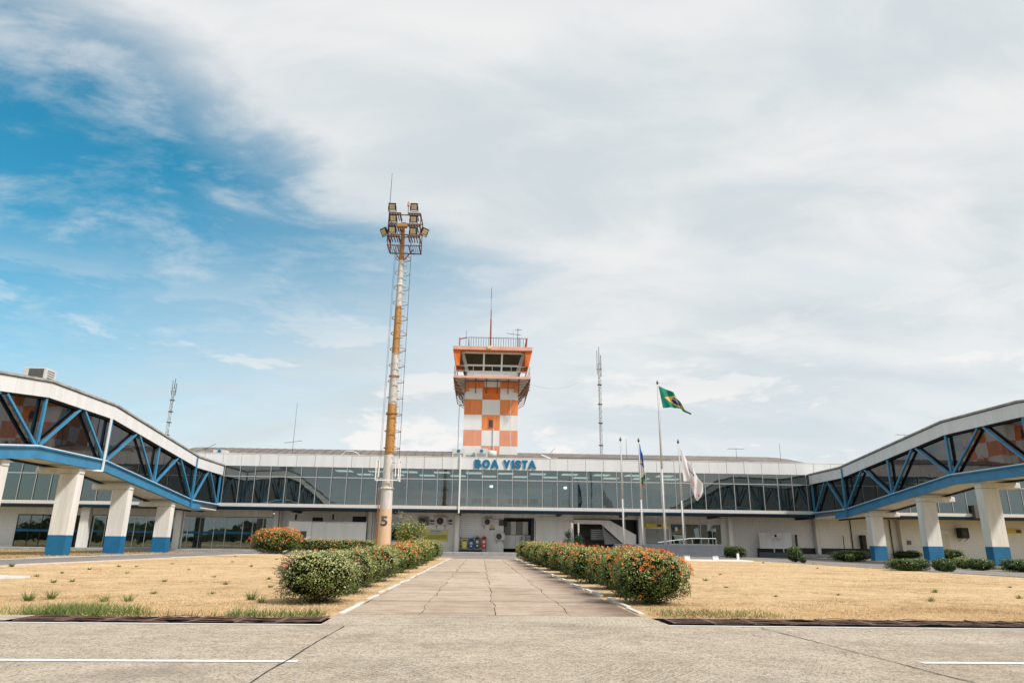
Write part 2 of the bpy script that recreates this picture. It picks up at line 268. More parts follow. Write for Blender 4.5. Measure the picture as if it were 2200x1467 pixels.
# ---------------------------------------------------------------- mesh helpers
def tag(o, label=None, cat=None, group=None, kind=None):
    if label: o['label'] = label
    if cat: o['category'] = cat
    if group: o['group'] = group
    if kind: o['kind'] = kind
    return o
def empty(name, loc=(0, 0, 0), label=None, cat=None, group=None, rz=0.0):
    o = bpy.data.objects.new(name, None); C.objects.link(o); o.location = loc; o.rotation_euler = (0, 0, rz); o.empty_display_size = 0.2
    return tag(o, label, cat, group)
class MB:
    def __init__(s): s.v = []; s.f = []
    def add(s, vs, fs):
        n = len(s.v); s.v += [tuple(v) for v in vs]; s.f += [tuple(i + n for i in f) for f in fs]; return s
    def box(s, x0, x1, y0, y1, z0, z1):
        x0, x1 = sorted((x0, x1)); y0, y1 = sorted((y0, y1)); z0, z1 = sorted((z0, z1))
        return s.add([(x0, y0, z0), (x1, y0, z0), (x1, y1, z0), (x0, y1, z0), (x0, y0, z1), (x1, y0, z1), (x1, y1, z1), (x0, y1, z1)],
                     [(0, 3, 2, 1), (4, 5, 6, 7), (0, 1, 5, 4), (1, 2, 6, 5), (2, 3, 7, 6), (3, 0, 4, 7)])
    def hexa(s, p):        # 8 points, bottom loop then top loop
        return s.add(p, [(0, 3, 2, 1), (4, 5, 6, 7), (0, 1, 5, 4), (1, 2, 6, 5), (2, 3, 7, 6), (3, 0, 4, 7)])
    def bar(s, a, b, w, h=None, up=(0, 0, 1)):
        a, b = Vector(a), Vector(b); h = h or w; d = (b - a).normalized(); u = Vector(up)
        if abs(d.dot(u)) > 0.97: u = Vector((0, 1, 0))
        r = d.cross(u).normalized(); u = r.cross(d).normalized(); r = r * w / 2; u = u * h / 2
        return s.hexa([a - r - u, a + r - u, a + r + u, a - r + u, b - r - u, b + r - u, b + r + u, b - r + u])
    def tube(s, a, b, r0, r1=None, n=8, caps=True):
        a, b = Vector(a), Vector(b); r1 = r0 if r1 is None else r1; d = (b - a).normalized()
        u = Vector((1, 0, 0)) if abs(d.x) < 0.9 else Vector((0, 1, 0)); p = d.cross(u).normalized(); q = d.cross(p)
        vs = []
        for c, r in ((a, r0), (b, r1)):
            for i in range(n): t = 2 * math.pi * i / n; vs.append(c + (p * math.cos(t) + q * math.sin(t)) * r)
        fs = [(i, (i + 1) % n, n + (i + 1) % n, n + i) for i in range(n)]
        if caps: fs += [tuple(reversed(range(n))), tuple(range(n, 2 * n))]
        return s.add(vs, fs)
    def ring(s, c, R, r, n=20, z0=0.0, a0=0.0, a1=2 * math.pi):
        c = Vector(c); pts = [c + Vector((math.cos(a0 + (a1 - a0) * i / n) * R, math.sin(a0 + (a1 - a0) * i / n) * R, 0)) for i in range(n + 1)]
        for i in range(n): s.bar(pts[i], pts[i + 1], r * 2)
        return s
    def prism(s, pts, y0, y1):     # outline in x,z extruded along y
        n = len(pts); vs = [(x, y0, z) for x, z in pts] + [(x, y1, z) for x, z in pts]
        return s.add(vs, [tuple(range(n)), tuple(reversed(range(n, 2 * n)))] + [(i, n + i, n + (i + 1) % n, (i + 1) % n) for i in range(n)])
    def mesh(s, name, m, smooth_=False):
        me = bpy.data.meshes.new(name); me.from_pydata(s.v, [], s.f); me.materials.append(m)
        bm = bmesh.new(); bm.from_mesh(me); bmesh.ops.recalc_face_normals(bm, faces=bm.faces); bm.to_mesh(me); bm.free()
        if smooth_: me.polygons.foreach_set('use_smooth', [True] * len(me.polygons))
        return me
    def build(s, name, m, parent=None, bevel=0.0, smooth_=False, **k):
        me = s.mesh(name, m, smooth_); return link(name, me, parent, bevel, **k)
def link(name, me, parent=None, bevel=0.0, loc=None, rot=None, **k):
    o = bpy.data.objects.new(name, me); C.objects.link(o)
    if parent: o.parent = parent
    if loc: o.location = loc
    if rot: o.rotation_euler = rot
    if bevel: b = o.modifiers.new('bevel', 'BEVEL'); b.width = bevel; b.segments = 2; b.limit_method = 'ANGLE'
    return tag(o, **k)
def box(name, m, x0, x1, y0, y1, z0, z1, parent=None, bevel=0.0, **k): return MB().box(x0, x1, y0, y1, z0, z1).build(name, m, parent, bevel, **k)
def copy_tree(o, parent=None):
    c = o.copy(); C.objects.link(c)
    if parent: c.parent = parent
    for ch in list(o.children): copy_tree(ch, c)
    return c
def quads_obj(name, pts, tint, m, parent=None, nper=4, **k):     # pts: (n, nper, 3)
    n = len(pts); me = bpy.data.meshes.new(name)
    me.vertices.add(n * nper); me.vertices.foreach_set('co', np.asarray(pts, np.float32).reshape(-1))
    me.loops.add(n * nper); me.loops.foreach_set('vertex_index', np.arange(n * nper, dtype=np.int32))
    me.polygons.add(n); me.polygons.foreach_set('loop_start', np.arange(0, n * nper, nper, dtype=np.int32)); me.polygons.foreach_set('loop_total', np.full(n, nper, np.int32))
    me.update(calc_edges=True)
    a = me.attributes.new('tint', 'FLOAT', 'FACE'); a.data.foreach_set('value', np.asarray(tint, np.float32))
    me.materials.append(m); o = bpy.data.objects.new(name, me); C.objects.link(o)
    if parent: o.parent = parent
    return tag(o, **k)
def leaves(cen, nrm, size, jit=0.9, asp=0.5):
    n = len(cen); d = nrm + RNG.normal(0, jit, (n, 3)); d /= np.linalg.norm(d, axis=1)[:, None] + 1e-9
    r = RNG.normal(0, 1, (n, 3)); u = np.cross(d, r); u /= np.linalg.norm(u, axis=1)[:, None] + 1e-9; w = np.cross(d, u)
    s = (size * RNG.uniform(0.65, 1.3, n))[:, None]
    return np.stack([cen - u * s * 0.5, cen + w * s * asp * 0.5 + d * s * 0.08, cen + u * s * 0.5, cen - w * s * asp * 0.5 + d * s * 0.08], 1)
# ================================================================ SETTING
def sheet(name, m, x0, x1, y0, y1, z, nx=1, ny=1, **k):
    v = [(x0 + (x1 - x0) * i / nx, y0 + (y1 - y0) * j / ny, z) for j in range(ny + 1) for i in range(nx + 1)]
    f = [(j * (nx + 1) + i, j * (nx + 1) + i + 1, (j + 1) * (nx + 1) + i + 1, (j + 1) * (nx + 1) + i) for j in range(ny) for i in range(nx)]
    return MB().add(v, f).build(name, m, **k)
sheet('ground', M['scrub'], -2500, 2500, -2500, 2500, -0.024, kind='structure')
ROADY = 8.12
road = sheet('road', M['road'], -400, 400, -14, ROADY + 0.12, -0.012, kind='structure')
def poly(name, m, pts, z, **k): return MB().add([(x, y, z) for x, y in pts], [tuple(range(len(pts)))]).build(name, m, **k)
poly('lawn', M['lawn'], [(-15.0, 8.76), (-1.70, 8.76), (-1.70, 44.5), (-10.5, 47.5), (-15.4, 50.5)], -0.004, kind='structure')
poly('lawn', M['lawn'], [(2.04, 9.0), (17.9, 9.0), (17.6, 44.6), (2.04, 44.0)], -0.004, kind='structure')
poly('lawn', M['lawn'], [(-46, 8.76), (-15.0, 8.76), (-15.0, 20), (-46, 20)], -0.006, kind='structure')
poly('lawn', M['lawn'], [(17.9, 9.0), (50, 9.0), (50, 21), (17.9, 21)], -0.006, kind='structure')
poly('side_path', M['apron'], [(-19.3, 20), (-15.0, 20), (-15.5, 50.5), (-16.0, 54), (-24.0, 60), (-20.2, 46)], -0.002, kind='structure')
poly('side_path', M['apron'], [(17.9, 21), (23.2, 21), (23.6, 46), (17.6, 47)], -0.002, kind='structure')
sheet('apron', M['apron'], -24, 32, 40.9, 63, -0.008, kind='structure')
# building platform under the ground floor
box('platform', M['conc'], -60, 14.2, 57.2, 63.0, -0.02, 0.155, kind='structure')
# footpath slabs: four strips, separate poured slabs with open joints
fp = empty('footpath', (0.16, 25, 0)); tag(fp, kind='structure')
xs = [-1.66, -0.76, 0.2, 1.17, 2.02]; ys = [9.12, 11.25, 14.8, 18.4, 22.5, 26.8, 31.7, 36.7, 41.2]
MB().add([(-1.74, 8.13, -.0105), (2.2, 8.13, -.0105), (2.1, 9.13, .0035), (-1.74, 9.13, .0035)], [(0, 1, 2, 3)]).build('threshold', M['road'], kind='structure')
box('joint_bed', M['seam'], -1.66, 2.02, 9.14, 41.2, -0.03, -0.004, fp).location = (-0.16, -25, 0)
for i in range(4):
    for j in range(8):
        gx = 0.006 if j < 4 else 0.010; x0, x1 = xs[i] + gx * (i > 0), xs[i + 1] - gx * (i < 3); y0, y1 = ys[j] + 0.02, ys[j + 1] - 0.02
        o = sum([0]) ; n = 8; mb = MB(); dz = RNG.uniform(-0.003, 0.004)
        wv = lambda x_, yy: (.022 * math.sin(yy * 1.9 + x_ * 5) + .014 * math.sin(yy * 4.7 + x_ * 9) + .008 * math.sin(yy * 11 + x_)) * (1 if -1.6 < x_ < 1.9 else 0)
        a = [(x0 + wv(xs[i], y0 + (y1 - y0) * k / n) + RNG.uniform(-0.004, 0.004), y0 + (y1 - y0) * k / n) for k in range(n + 1)]; b = [(x1 + wv(xs[i + 1], y0 + (y1 - y0) * k / n) + RNG.uniform(-0.004, 0.004), y0 + (y1 - y0) * k / n) for k in range(n + 1)]
        vs = []
        for (p, q), (r, s_) in zip(a, b): vs += [(p, q, dz + 0.004), (r, s_, dz + 0.004), (p, q, -0.02), (r, s_, -0.02)]
        fs = []
        for k in range(n): q = 4 * k; fs += [(q, q + 1, q + 5, q + 4), (q, q + 4, q + 6, q + 2), (q + 1, q + 3, q + 7, q + 5)]
        fs += [(0, 2, 3, 1), (4 * n, 4 * n + 1, 4 * n + 3, 4 * n + 2)]
        mb.add(vs, fs).build('slab', M['slab'], fp).location = (-0.16, -25, 0)
# white painted kerb stones, pushed about by roots
def kerb_line(name, x, y0, y1, gap, label):
    r = empty(name, (x, y0, 0), label, 'kerb'); y = y0
    while y < y1:
        ln = 0.95 * RNG.uniform(0.5, 1.1); w = 0.036; z = 0.02 + RNG.uniform(-.008, .01); dx = RNG.uniform(-.025, .025); d2 = dx + RNG.uniform(-.035, .035)
        MB().hexa([(dx - w, y - y0, -.03), (dx + w, y - y0, -.03), (d2 + w, y - y0 + ln, -.03), (d2 - w, y - y0 + ln, -.03),
                   (dx - w, y - y0, z), (dx + w, y - y0, z), (d2 + w, y - y0 + ln, z), (d2 - w, y - y0 + ln, z)]).build('kerb_stone', M['kerbw'], r, 0.008)
        y += ln + gap + (RNG.uniform(0.15, 0.6) if RNG.random() < 0.3 else 0)
kerb_line('path_kerb', -1.74, 9.2, 41, 0.03, 'row of white painted kerb stones along the left edge of the central footpath')
kerb_line('path_kerb', 2.12, 9.5, 41, 0.09, 'broken row of white painted kerb stones along the right edge of the central footpath')
def thin_kerb(name, pts, label):
    mb = MB()
    for (a, b) in zip(pts[:-1], pts[1:]): mb.bar((a[0], a[1], 0.01), (b[0], b[1], -.01), 0.08, 0.06)
    return mb.build(name, M['kerbw'], label=label, cat='kerb')
thin_kerb('side_kerb', [(-15.0, 14), (-15.05, 24), (-15.2, 36), (-15.5, 50.5)], 'thin white kerb between the left lawn and the narrow side path')
thin_kerb('side_kerb', [(-19.3, 20), (-19.7, 32), (-20.2, 46)], 'thin white kerb on the far side of the left side path by the blue based piers')
thin_kerb('side_kerb', [(17.9, 21), (17.8, 30), (17.6, 44)], 'thin pale kerb between the right lawn and the side path')
# road markings and cracks
def ribbon(name, m, pts, w, z, parent=None, wob=0.0, step=0.15, **k):
    vs = []; out = []
    for (a, b) in zip(pts[:-1], pts[1:]):
        n = max(1, int(math.hypot(b[0] - a[0], b[1] - a[1]) / step))
        for i in range(n): out.append((a[0] + (b[0] - a[0]) * i / n, a[1] + (b[1] - a[1]) * i / n))
    out.append(pts[-1]); W_ = 0
    for i, p in enumerate(out):
        q = out[min(i + 1, len(out) - 1)]; r = out[max(i - 1, 0)]; d = Vector((q[0] - r[0], q[1] - r[1])).normalized(); nn = Vector((-d.y, d.x))
        W_ = W_ * 0.8 + RNG.normal(0, wob) ; ww = w * (1 + (RNG.uniform(-.5, .6) if wob else 0)) / 2
        c = Vector(p) + nn * W_; vs += [(c.x + nn.x * ww, c.y + nn.y * ww, z), (c.x - nn.x * ww, c.y - nn.y * ww, z)]
    fs = [(2 * i, 2 * i + 1, 2 * i + 3, 2 * i + 2) for i in range(len(out) - 1)]
    return MB().add(vs, fs).build(name, m, parent, **k)
ribbon('edge_line', M['line'], [(-40, 8.06), (-1.72, 8.12)], 0.075, -0.008, road)
ribbon('edge_line', M['line'], [(2.16, 8.28), (6, 8.22), (40, 8.1)], 0.075, -0.008, road)
ribbon('lane_mark', M['line'], [(-12, 5.66), (-1.36, 5.70)], 0.09, -0.008, road)
ribbon('lane_mark', M['line'], [(3.53, 5.80), (12, 5.84)], 0.09, -0.008, road)
ribbon('crack', M['seam'], [(-1.45, 8.0), (-1.46, 6.6), (-1.44, 4.2)], 0.012, -0.0075, road, 0.006)
ribbon('crack', M['seam'], [(3.15, 8.1), (3.3, 6.4), (3.46, 3.6)], 0.012, -0.0075, road, 0.006)
# rusty drain grates over a trench, bent out of line
ORDN = ['first', 'second', 'third', 'fourth', 'fifth', 'sixth', 'seventh', 'eighth', 'ninth', 'tenth', 'eleventh']
def grates(x0, n, y0, y1, gr, lab, skip=()):
    s = 0.475
    for i in range(n):
        xa = x0 + i * s; t = empty('drain_grate', (xa, y0, -0.001 + RNG.uniform(0, 0.008)), lab.replace('ORD', ORDN[(n - 1 - i) if x0 < 0 else i]), 'drain grate', gr)
        tl = RNG.normal(0, 0.014); t.rotation_euler = (RNG.normal(0, 0.012), tl, RNG.normal(0, 0.006)); d = y1 - y0
        for q in (0.0, s - 0.03): MB().bar((q, 0.02, 0), (q, d - 0.02, 0), 0.03, 0.012).build('frame_bar', M['rust'], t)
        base = None
        for k in range(6):
            yy = 0.03 + (d - 0.06) * k / 5
            bend = RNG.normal(0, 0.012); zb = RNG.normal(0, 0.010)
            MB().bar((0, yy, 0), (s / 2, yy + bend, zb), 0.016, 0.006).bar((s / 2, yy + bend, zb), (s - 0.03, yy, 0), 0.016, 0.006).build('bar', M['rust'], t)
sheet('drain_trench', M['trench'], -9.0, -1.74, 8.17, 8.74, -0.0075, kind='structure')  # trench drawn as a flat sheet, its depth's darkness put into the colour
sheet('drain_trench', M['trench'], 2.2, 12, 8.36, 8.98, -0.0075, kind='structure')
grates(-5.06, 7, 8.19, 8.71, 'rusty drain grates along the left road edge', 'rusty iron drain grate along the road edge, ORD one left of the footpath')
grates(2.27, 11, 8.39, 8.95, 'rusty drain grates along the right road edge', 'rusty iron drain grate along the road edge, ORD one right of the footpath')
sheet('concrete_infill', M['slab'], -8, -5.12, 8.16, 8.76, 0.006, kind='structure')
# ================================================================ GRASS
def blades(name, m, n, xr, yr, h, w, lean=0.6, keep=None, ypow=True, tb=(0, 1), **k):
    if ypow:    # more blades close by, fewer far away
        u = RNG.uniform(0, 1, n); y = 1 / (1 / yr[0] + u * (1 / yr[1] - 1 / yr[0]))
    else: y = RNG.uniform(*yr, n)
    x = RNG.uniform(*xr, n)
    if keep is not None: q = keep(x, y); x, y = x[q], y[q]
    n = len(x); a = RNG.uniform(0, 2 * np.pi, n); hh = h * RNG.uniform(0.4, 1.4, n); ww = w * RNG.uniform(.7, 1.5, n) * np.maximum(1, y / 14)
    z0 = np.full(n, -0.005); la = RNG.uniform(0, 2 * np.pi, n); ll = hh * RNG.uniform(0, lean * 2, n)
    P = np.stack([np.stack([x - np.cos(a) * ww, y - np.sin(a) * ww, z0], 1), np.stack([x + np.cos(a) * ww, y + np.sin(a) * ww, z0], 1),
                  np.stack([x + np.cos(la) * ll, y + np.sin(la) * ll, z0 + hh], 1)], 1)
    pat = .5 + .5 * np.sin(x * 1.1 + 1.7 * np.sin(y * .9)) * np.sin(y * 2.3 + 1.3 * np.sin(x * 1.7)) ; tt = np.clip(RNG.uniform(0, 1, n) * .75 + pat * .6 - .2, 0, 1)
    return quads_obj(name, P, tb[0] + tt * (tb[1] - tb[0]), m, nper=3, kind='stuff', **k)
lkeep = lambda x, y: (np.abs(x) < 0.75 * y + 1) & (((x < -1.86) & (y > 8.74)) | ((x > 2.2) & (y > 9.0)))
blades('dry_grass', M['straw'], 150000, (-15, 17.8), (8.74, 44), 0.018, 0.0035, 1.8, lkeep, label='short straw coloured dry grass covering both lawns')
blades('dry_grass', M['straw'], 60000, (-10, 10), (8.74, 12.5), 0.032, 0.0032, 1.6, lambda x, y: lkeep(x, y) & (RNG.uniform(0, 1, len(x)) < (12.5 - y) / 3.4 + .25 * np.sin(x * 1.3) * np.sin(y * 2 + x)), label='longer straw coloured dry grass at the front of the lawns')
blades('thatch', M['straw'], 45000, (-12, 14), (8.76, 22), 0.022, 0.005, 2.2, lambda x, y: lkeep(x, y) & (np.sin(x * 1.9 + 2 * np.sin(y * .8)) * np.sin(y * 2.7 + x * .6) > .45), tb=(0, .35), label='matted brown thatch in patches on the lawns')
blades('green_grass', M['blade'], 26000, (-9, -1.9), (8.72, 9.65), 0.105, 0.005, 0.8, lambda x, y: RNG.uniform(0, 1, len(x)) < np.clip((9.22 + .3 * np.sin(x * 2.3) * (x < -3) + .25 * (x < -4.2) - y) * 1.6 * (0.12 + 0.9 * (np.sin(x * 1.7 + 1) * np.sin(x * 4.1) * .5 + .5) ** 2), 0, 1), False, label='strip of green grass along the road edge of the left lawn')
blades('green_grass', M['blade'], 900, (2.3, 4.0), (9.05, 10.1), 0.055, 0.004, 0.8, None, False, label='sparse green grass under the nearest right bush')
blades('brown_turf', M['straw'], 30000, (-40, -19.5), (20, 57), 0.04, 0.006, 0.9, lambda x, y: np.abs(x) < .8 * y, tb=(0, .7), label='brown turf beneath the left boarding bridge')
def weed(x, y, s, k):
    n = int(22 + 40 * s); t = RNG.uniform(0, 2 * np.pi, n); r = np.abs(RNG.normal(0, .035, n)); h = 0.075 * s * RNG.uniform(.2, 1.3, n); l = h * RNG.uniform(.3, 1.3, n); w = 0.006 * max(1, y / 16)
    bx, by = np.cos(t) * r, np.sin(t) * r; pz = np.zeros(n)
    P = np.stack([np.stack([bx - w * np.sin(t), by + w * np.cos(t), pz], 1), np.stack([bx + w * np.sin(t), by - w * np.cos(t), pz], 1), np.stack([bx + np.cos(t) * l, by + np.sin(t) * l, h], 1)], 1)
    o = quads_obj('weed', P, RNG.uniform(0, .8, n), M['blade'], nper=3, label=k[0], cat='weed', group=k[1]); o.location = (x, y, 0)
wl = ('small green weed tuft sprouting from the dry lawn left of the footpath', 'green weeds on the left lawn'); wr = ('small green weed tuft sprouting from the dry lawn right of the footpath', 'green weeds on the right lawn')
for px, py, s in [(255, 1217, .8), (80, 1238, .8), (132, 1231, .6), (115, 1251, .8), (192, 1223, .8), (155, 1249, 1), (293, 1217, .7), (370, 1211, .6), (405, 1224, .6), (272, 1231, .6), (353, 1249, .8), (460, 1239, .5), (485, 1255, 1), (577, 1244, .8), (540, 1217, .9), (594, 1202, .7), (581, 1261, .7), (540, 1288, 1.8), (562, 1294, 1.2), (25, 1217, 1.6), (223, 1292, 1.2), (275, 1291, 1.2), (455, 1275, .6), (330, 1275, .7), (60, 1290, 1.8), (110, 1286, 1.6), (500, 1207, .6), (505, 1195, .6)]:
    x, y = G(px, py); weed(x, y, s, wl)
for px, py, s in [(1640, 1209, .8), (1747, 1212, .9), (1516, 1247, 1), (1547, 1234, .5), (1756, 1221, .6), (2008, 1272, 1), (2000, 1291, 1), (1800, 1278, .6), (2170, 1262, .7), (2190, 1285, .9), (1665, 1281, .5), (1560, 1262, .5)]:
    x, y = G(px, py); weed(x, y, s, wr)
# pale broken concrete slab lying in the left lawn
mb = MB(); n = 14; pts = [(-0.5 + math.cos(2 * math.pi * i / n) * (0.62 + .12 * math.sin(i * 2.3)), math.sin(2 * math.pi * i / n) * (0.4 + .1 * math.sin(i * 1.7))) for i in range(n)]
mb.add([(x, y, 0) for x, y in pts] + [(x * .97, y * .95, 0.05) for x, y in pts], [tuple(range(n, 2 * n))] + [(i, (i + 1) % n, n + (i + 1) % n, n + i) for i in range(n)])
o = mb.build('concrete_cover', M['kerbw'], label='pale broken concrete cover lying in the left lawn near the frame edge', cat='concrete slab'); x, y = G(38, 1242); o.location = (x, y, 0)
# ================================================================ TERMINAL
T = empty('terminal_building', (0, 60, 0), 'long two storey white airport terminal with a ribbon of green grey glass', 'building')
def tp(o): o.location.y -= 60; return o         # world coords -> child of T
def TB(name, m, x0, x1, y0, y1, z0, z1, parent=None, bevel=0.0, **k):
    o = box(name, m, x0, x1, y0, y1, z0, z1, parent or T, bevel, **k)
    return tp(o) if (parent is None or parent is T) else o
FY = 60.0; XA, XB = -62.0, 66.0; GY = 63.0
# fascia panels, 1.55 m wide
x = -1.93 - 1.56 * 39; pm = None
me = MB().box(0.014, 1.546, -0.05, 0.05, 0, 1.02).mesh('fascia_panel', M['fascia'])
while x < XB: 
    link('fascia_panel', me, T, loc=(x, 0.0 + RNG.uniform(-.004, .004), 6.99)); x += 1.56
TB('parapet_core', M['seam'], XA, XB, FY + .052, FY + .30, 7.0, 7.99)
TB('parapet_cap', M['white'], XA, XB, FY - .07, FY + .36, 8.012, 8.05)
TB('upper_floor', M['slabtile'], XA, XB, FY - .06, FY + 14, 3.62, 3.89)
TB('edge_beam', M['navy'], XA, XB, FY + .12, FY + .25, 3.38, 3.618); TB('edge_trim', M['letter'], XA, XB, FY + .04, FY + .11, 3.54, 3.618)
TB('soffit', M['soffit'], XA, XB, FY + .26, GY + .3, 3.44, 3.617)
for bx in [-24.4, -16.0, -7.5, -1.9, 6.8, 12.5, 20.5, 28.6]: TB('bracket', M['navy'], bx - .09, bx + .09, FY + .1, GY, 3.22, 3.43)
# glazing: pairs of thin mullions, a lower and an upper pane in each bay
pl = MB().box(0.05, 1.245, -0.012, 0.012, 3.90, 6.08).mesh('lower_pane', M['glass']); pu = MB().box(0.05, 1.245, -0.012, 0.012, 6.16, 6.98).mesh('upper_pane', M['glass'])
mu = MB().box(-0.042, 0.008, -0.06, 0.06, 3.89, 6.985).mesh('mullion', M['alu']); md = MB().box(0.01, 0.045, -0.045, 0.045, 3.89, 6.985).mesh('mullion_gasket', M['darkm'])
mt = MB().box(0.047, 1.252, -0.045, 0.045, 6.082, 6.158).mesh('transom', M['alu'])
x = 0.055 - 1.293 * 48
while x < XB - 1:
    rz = RNG.normal(0, 0.0035); rx = RNG.normal(0, 0.0007)
    link('lower_pane', pl, T, loc=(x, 0, 0), rot=(0, 0, rz)); link('upper_pane', pu, T, loc=(x, 0, 0), rot=(0, 0, rz))
    link('mullion', mu, T, loc=(x, 0, 0)); link('mullion_gasket', md, T, loc=(x, 0, 0)); link('transom', mt, T, loc=(x, 0, 0)); x += 1.293
TB('sill', M['darkm'], XA, XB, FY - .03, FY + .03, 3.892, 3.905)
# upper hall
TB('hall_back_wall', M['interior'], XA, XB, 69.0, 69.2, 3.9, 7.0)
TB('hall_ceiling', M['interior'], XA, XB, FY + .31, 69.2, 7.02, 7.12)
TB('hall_floor', M['intfloor'], XA, XB, FY + .1, 69.0, 3.892, 3.91)
for i, lx in enumerate(np.arange(-13.2, 17, 2.93)):
    TB('ceiling_light', M['litroom'], lx, lx + 1.4, 62.6, 63.9, 6.98, 7.015)
    TB('ceiling_light', M['litroom'], lx + 1.4, lx + 2.8, 65.6, 66.9, 6.98, 7.015)
for px in [700, 890, 997, 1055, 1087, 1118, 1145, 1185, 1192, 1300, 1390]:
    x, z = F(px, 1060, 68.9); TB('hall_column', M['grey'] if px % 2 else M['interior'], x - .1, x + .1, 68.7, 68.95, 3.9, 6.2)
x0 = F(988, 1050, 68)[0]; TB('hall_partition', M['offwhite'], x0, x0 + 9, 67.9, 68.0, 3.9, 6.1)
TB('hall_partition', M['shade'], F(1232, 1050, 66)[0], F(1293, 1050, 66)[0], 66, 66.1, 3.9, 6.4)
# railing behind the glass
def railing(x0, x1, y, z0, h, step, solid=False):
    mb = MB().bar((x0, y, z0 + h), (x1, y, z0 + h), .05).bar((x0, y, z0 + h * .45), (x1, y, z0 + h * .45), .03)
    tp(mb.build('handrail', M['white'], T)); x = x0
    while x <= x1: tp(MB().box(x - .03, x + .03, y - .03, y + .03, z0, z0 + h).build('rail_post', M['white'], T)); x += step
railing(F(1105, 1080, 61.4)[0], F(1500, 1080, 61.4)[0], 61.4, 3.91, 1.0, 1.29)
for px in [528, 563, 612, 664, 683, 697, 705, 728, 736, 752, 757, 780, 800]:
    x, z = F(px, 1070, 61.6); tp(MB().box(x - .03, x + .03, 61.57, 61.63, 3.91, 4.75).build('rail_post', M['white'], T))
for px in (794, 801, 811, 816): x, z = F(px, 1070, 61.2); tp(MB().box(x - .03, x + .03, 61.17, 61.23, 3.91, 6.9).build('inner_post', M['white'], T))
# hanging notices behind the glass
for a, b, c, d, mm in [((488, 1029), (504, 1044), 60.5, 0, 'orange'), ((718, 1032), (734, 1048), 60.15, 0, 'paleyel'), ((1052, 1042), (1059, 1047), 62, 0, 'lit'), ((1211, 1045), (1218, 1050), 62, 0, 'lit')]:
    x0, z1 = F(*a, c); x1, z0 = F(*b, c); TB('hanging_notice', M[mm], x0, x1, c, c + .03, z0, z1)
# beach mural on a panel inside
mm = bpy.data.materials.new('beach_mural'); mm.use_nodes = True; t = mm.node_tree; g = N(t, 'ShaderNodeNewGeometry').outputs['Position']; s = N(t, 'ShaderNodeSeparateXYZ'); L(t, g, s.inputs[0])
r = N(t, 'ShaderNodeValToRGB'); L(t, smooth(t, math_(t, 'ADD', s.outputs[2], math_(t, 'MULTIPLY', noise(t, g, .7, 4), .5)), 3.9, 6.5), r.inputs[0]); e = r.color_ramp.elements
e[0].color = (.30, .42, .42, 1); e[1].position = .9; e[1].color = (.16, .30, .34, 1)
for p_, c_ in ((.22, (.50, .60, .58)), (.34, (.12, .32, .40)), (.46, (.03, .30, .48)), (.62, (.20, .45, .50))): q = e.new(p_); q.color = (*c_, 1)
mpx = N(t, 'ShaderNodeMapping', i={'Scale': (.5, 1, 3.5)}); L(t, g, mpx.inputs[0])
wv = smooth(t, noise(t, mpx.outputs[0], 1.6, 3, .5), .48, .52); lo = smooth(t, s.outputs[2], 4.5, 4.7, 1, 0)
L(t, mixc(t, math_(t, 'MULTIPLY', wv, lo), r.outputs[0], (.72, .75, .72)), t.nodes['Principled BSDF'].inputs['Base Color']); M['mural'] = mm
mx0, mx1 = F(842, 1060, 63)[0], F(986, 1060, 63)[0]
TB('mural_panel', mm, mx0, mx1, 63.0, 63.06, 3.92, 6.1)
for k in range(6):
    cx_ = mx0 + .8 + k * (mx1 - mx0 - 1.4) / 5.2; h_ = 5.5 + .12 * math.sin(k * 2.1); mb = MB().tube((cx_, 62.97, 4.6), (cx_ + .06, 62.97, h_), .025, .02, 5)
    for q in range(9): a_ = q * math.pi * 2 / 9; mb.bar((cx_ + .06, 62.96, h_), (cx_ + .06 + math.cos(a_) * .32, 62.96, h_ + math.sin(a_) * .22 - .06), .012, .05)
    tp(mb.build('mural_palm', M['shade'], T))
# seats seen at the foot of the glass
seatg = 'waiting seats behind the upper glass'
for px in [993, 1020, 1033, 1049, 1098, 1111, 1127, 1145, 1150, 1213, 1218]:
    x, z = F(px, 1080, 62.3); mk = M['seatb'] if px in (1033, 1111, 1127, 1213) else M['seat']
    s_ = empty('waiting_seat', (x, 62.3, 3.91), 'brown backed waiting seat behind the glass under the lettering' if mk is M['seatb'] else 'dark backed waiting seat behind the upper glass under the lettering', 'seat', seatg + (' (brown)' if mk is M['seatb'] else ''))
    box('backrest', mk, -.25, .25, 0, .06, .42, .82, s_, .02); box('seat_pan', mk, -.25, .25, .05, .5, .38, .43, s_)
    for q in (-.2, .2): box('leg', M['alu'], q - .02, q + .02, .2, .24, 0, .38, s_)
# roof: long shallow vault of weathered sheets behind the parapet
rx0, rx1 = F(404, 965, 70)[0], F(1762, 996, 70)[0]; zr = F(900, 971, 74)[1]
prof = [(66.0 + 8 * i / 10, 8.1 + (zr - 8.1) * math.sin(math.pi / 2 * i / 10)) for i in range(11)]
n = int((rx1 - rx0) / .9); w_ = (rx1 - rx0) / n
for k in range(n):
    e0 = 1 - max(0, (k - n + 5) / 5) ** 2 * .5
    e1 = 1 - max(0, (k + 1 - n + 5) / 5) ** 2 * .5
    v = []
    for (y, z) in prof: v += [(rx0 + k * w_ + .01, y - 60, 8.1 + (z - 8.1) * e0), (rx0 + (k + 1) * w_ - .01, y - 60, 8.1 + (z - 8.1) * e1 + .02)]
    MB().add(v, [(2 * i, 2 * i + 1, 2 * i + 3, 2 * i + 2) for i in range(10)]).build('roof_sheet', M['roofm'], T)
TB('roof_ridge', M['roofm'], rx0, rx1 - 4, 74.0, 80.0, zr - .3, zr - .01)
TB('roof_deck', M['conc'], XA, XB, FY + .3, 85, 7.5, 7.9)
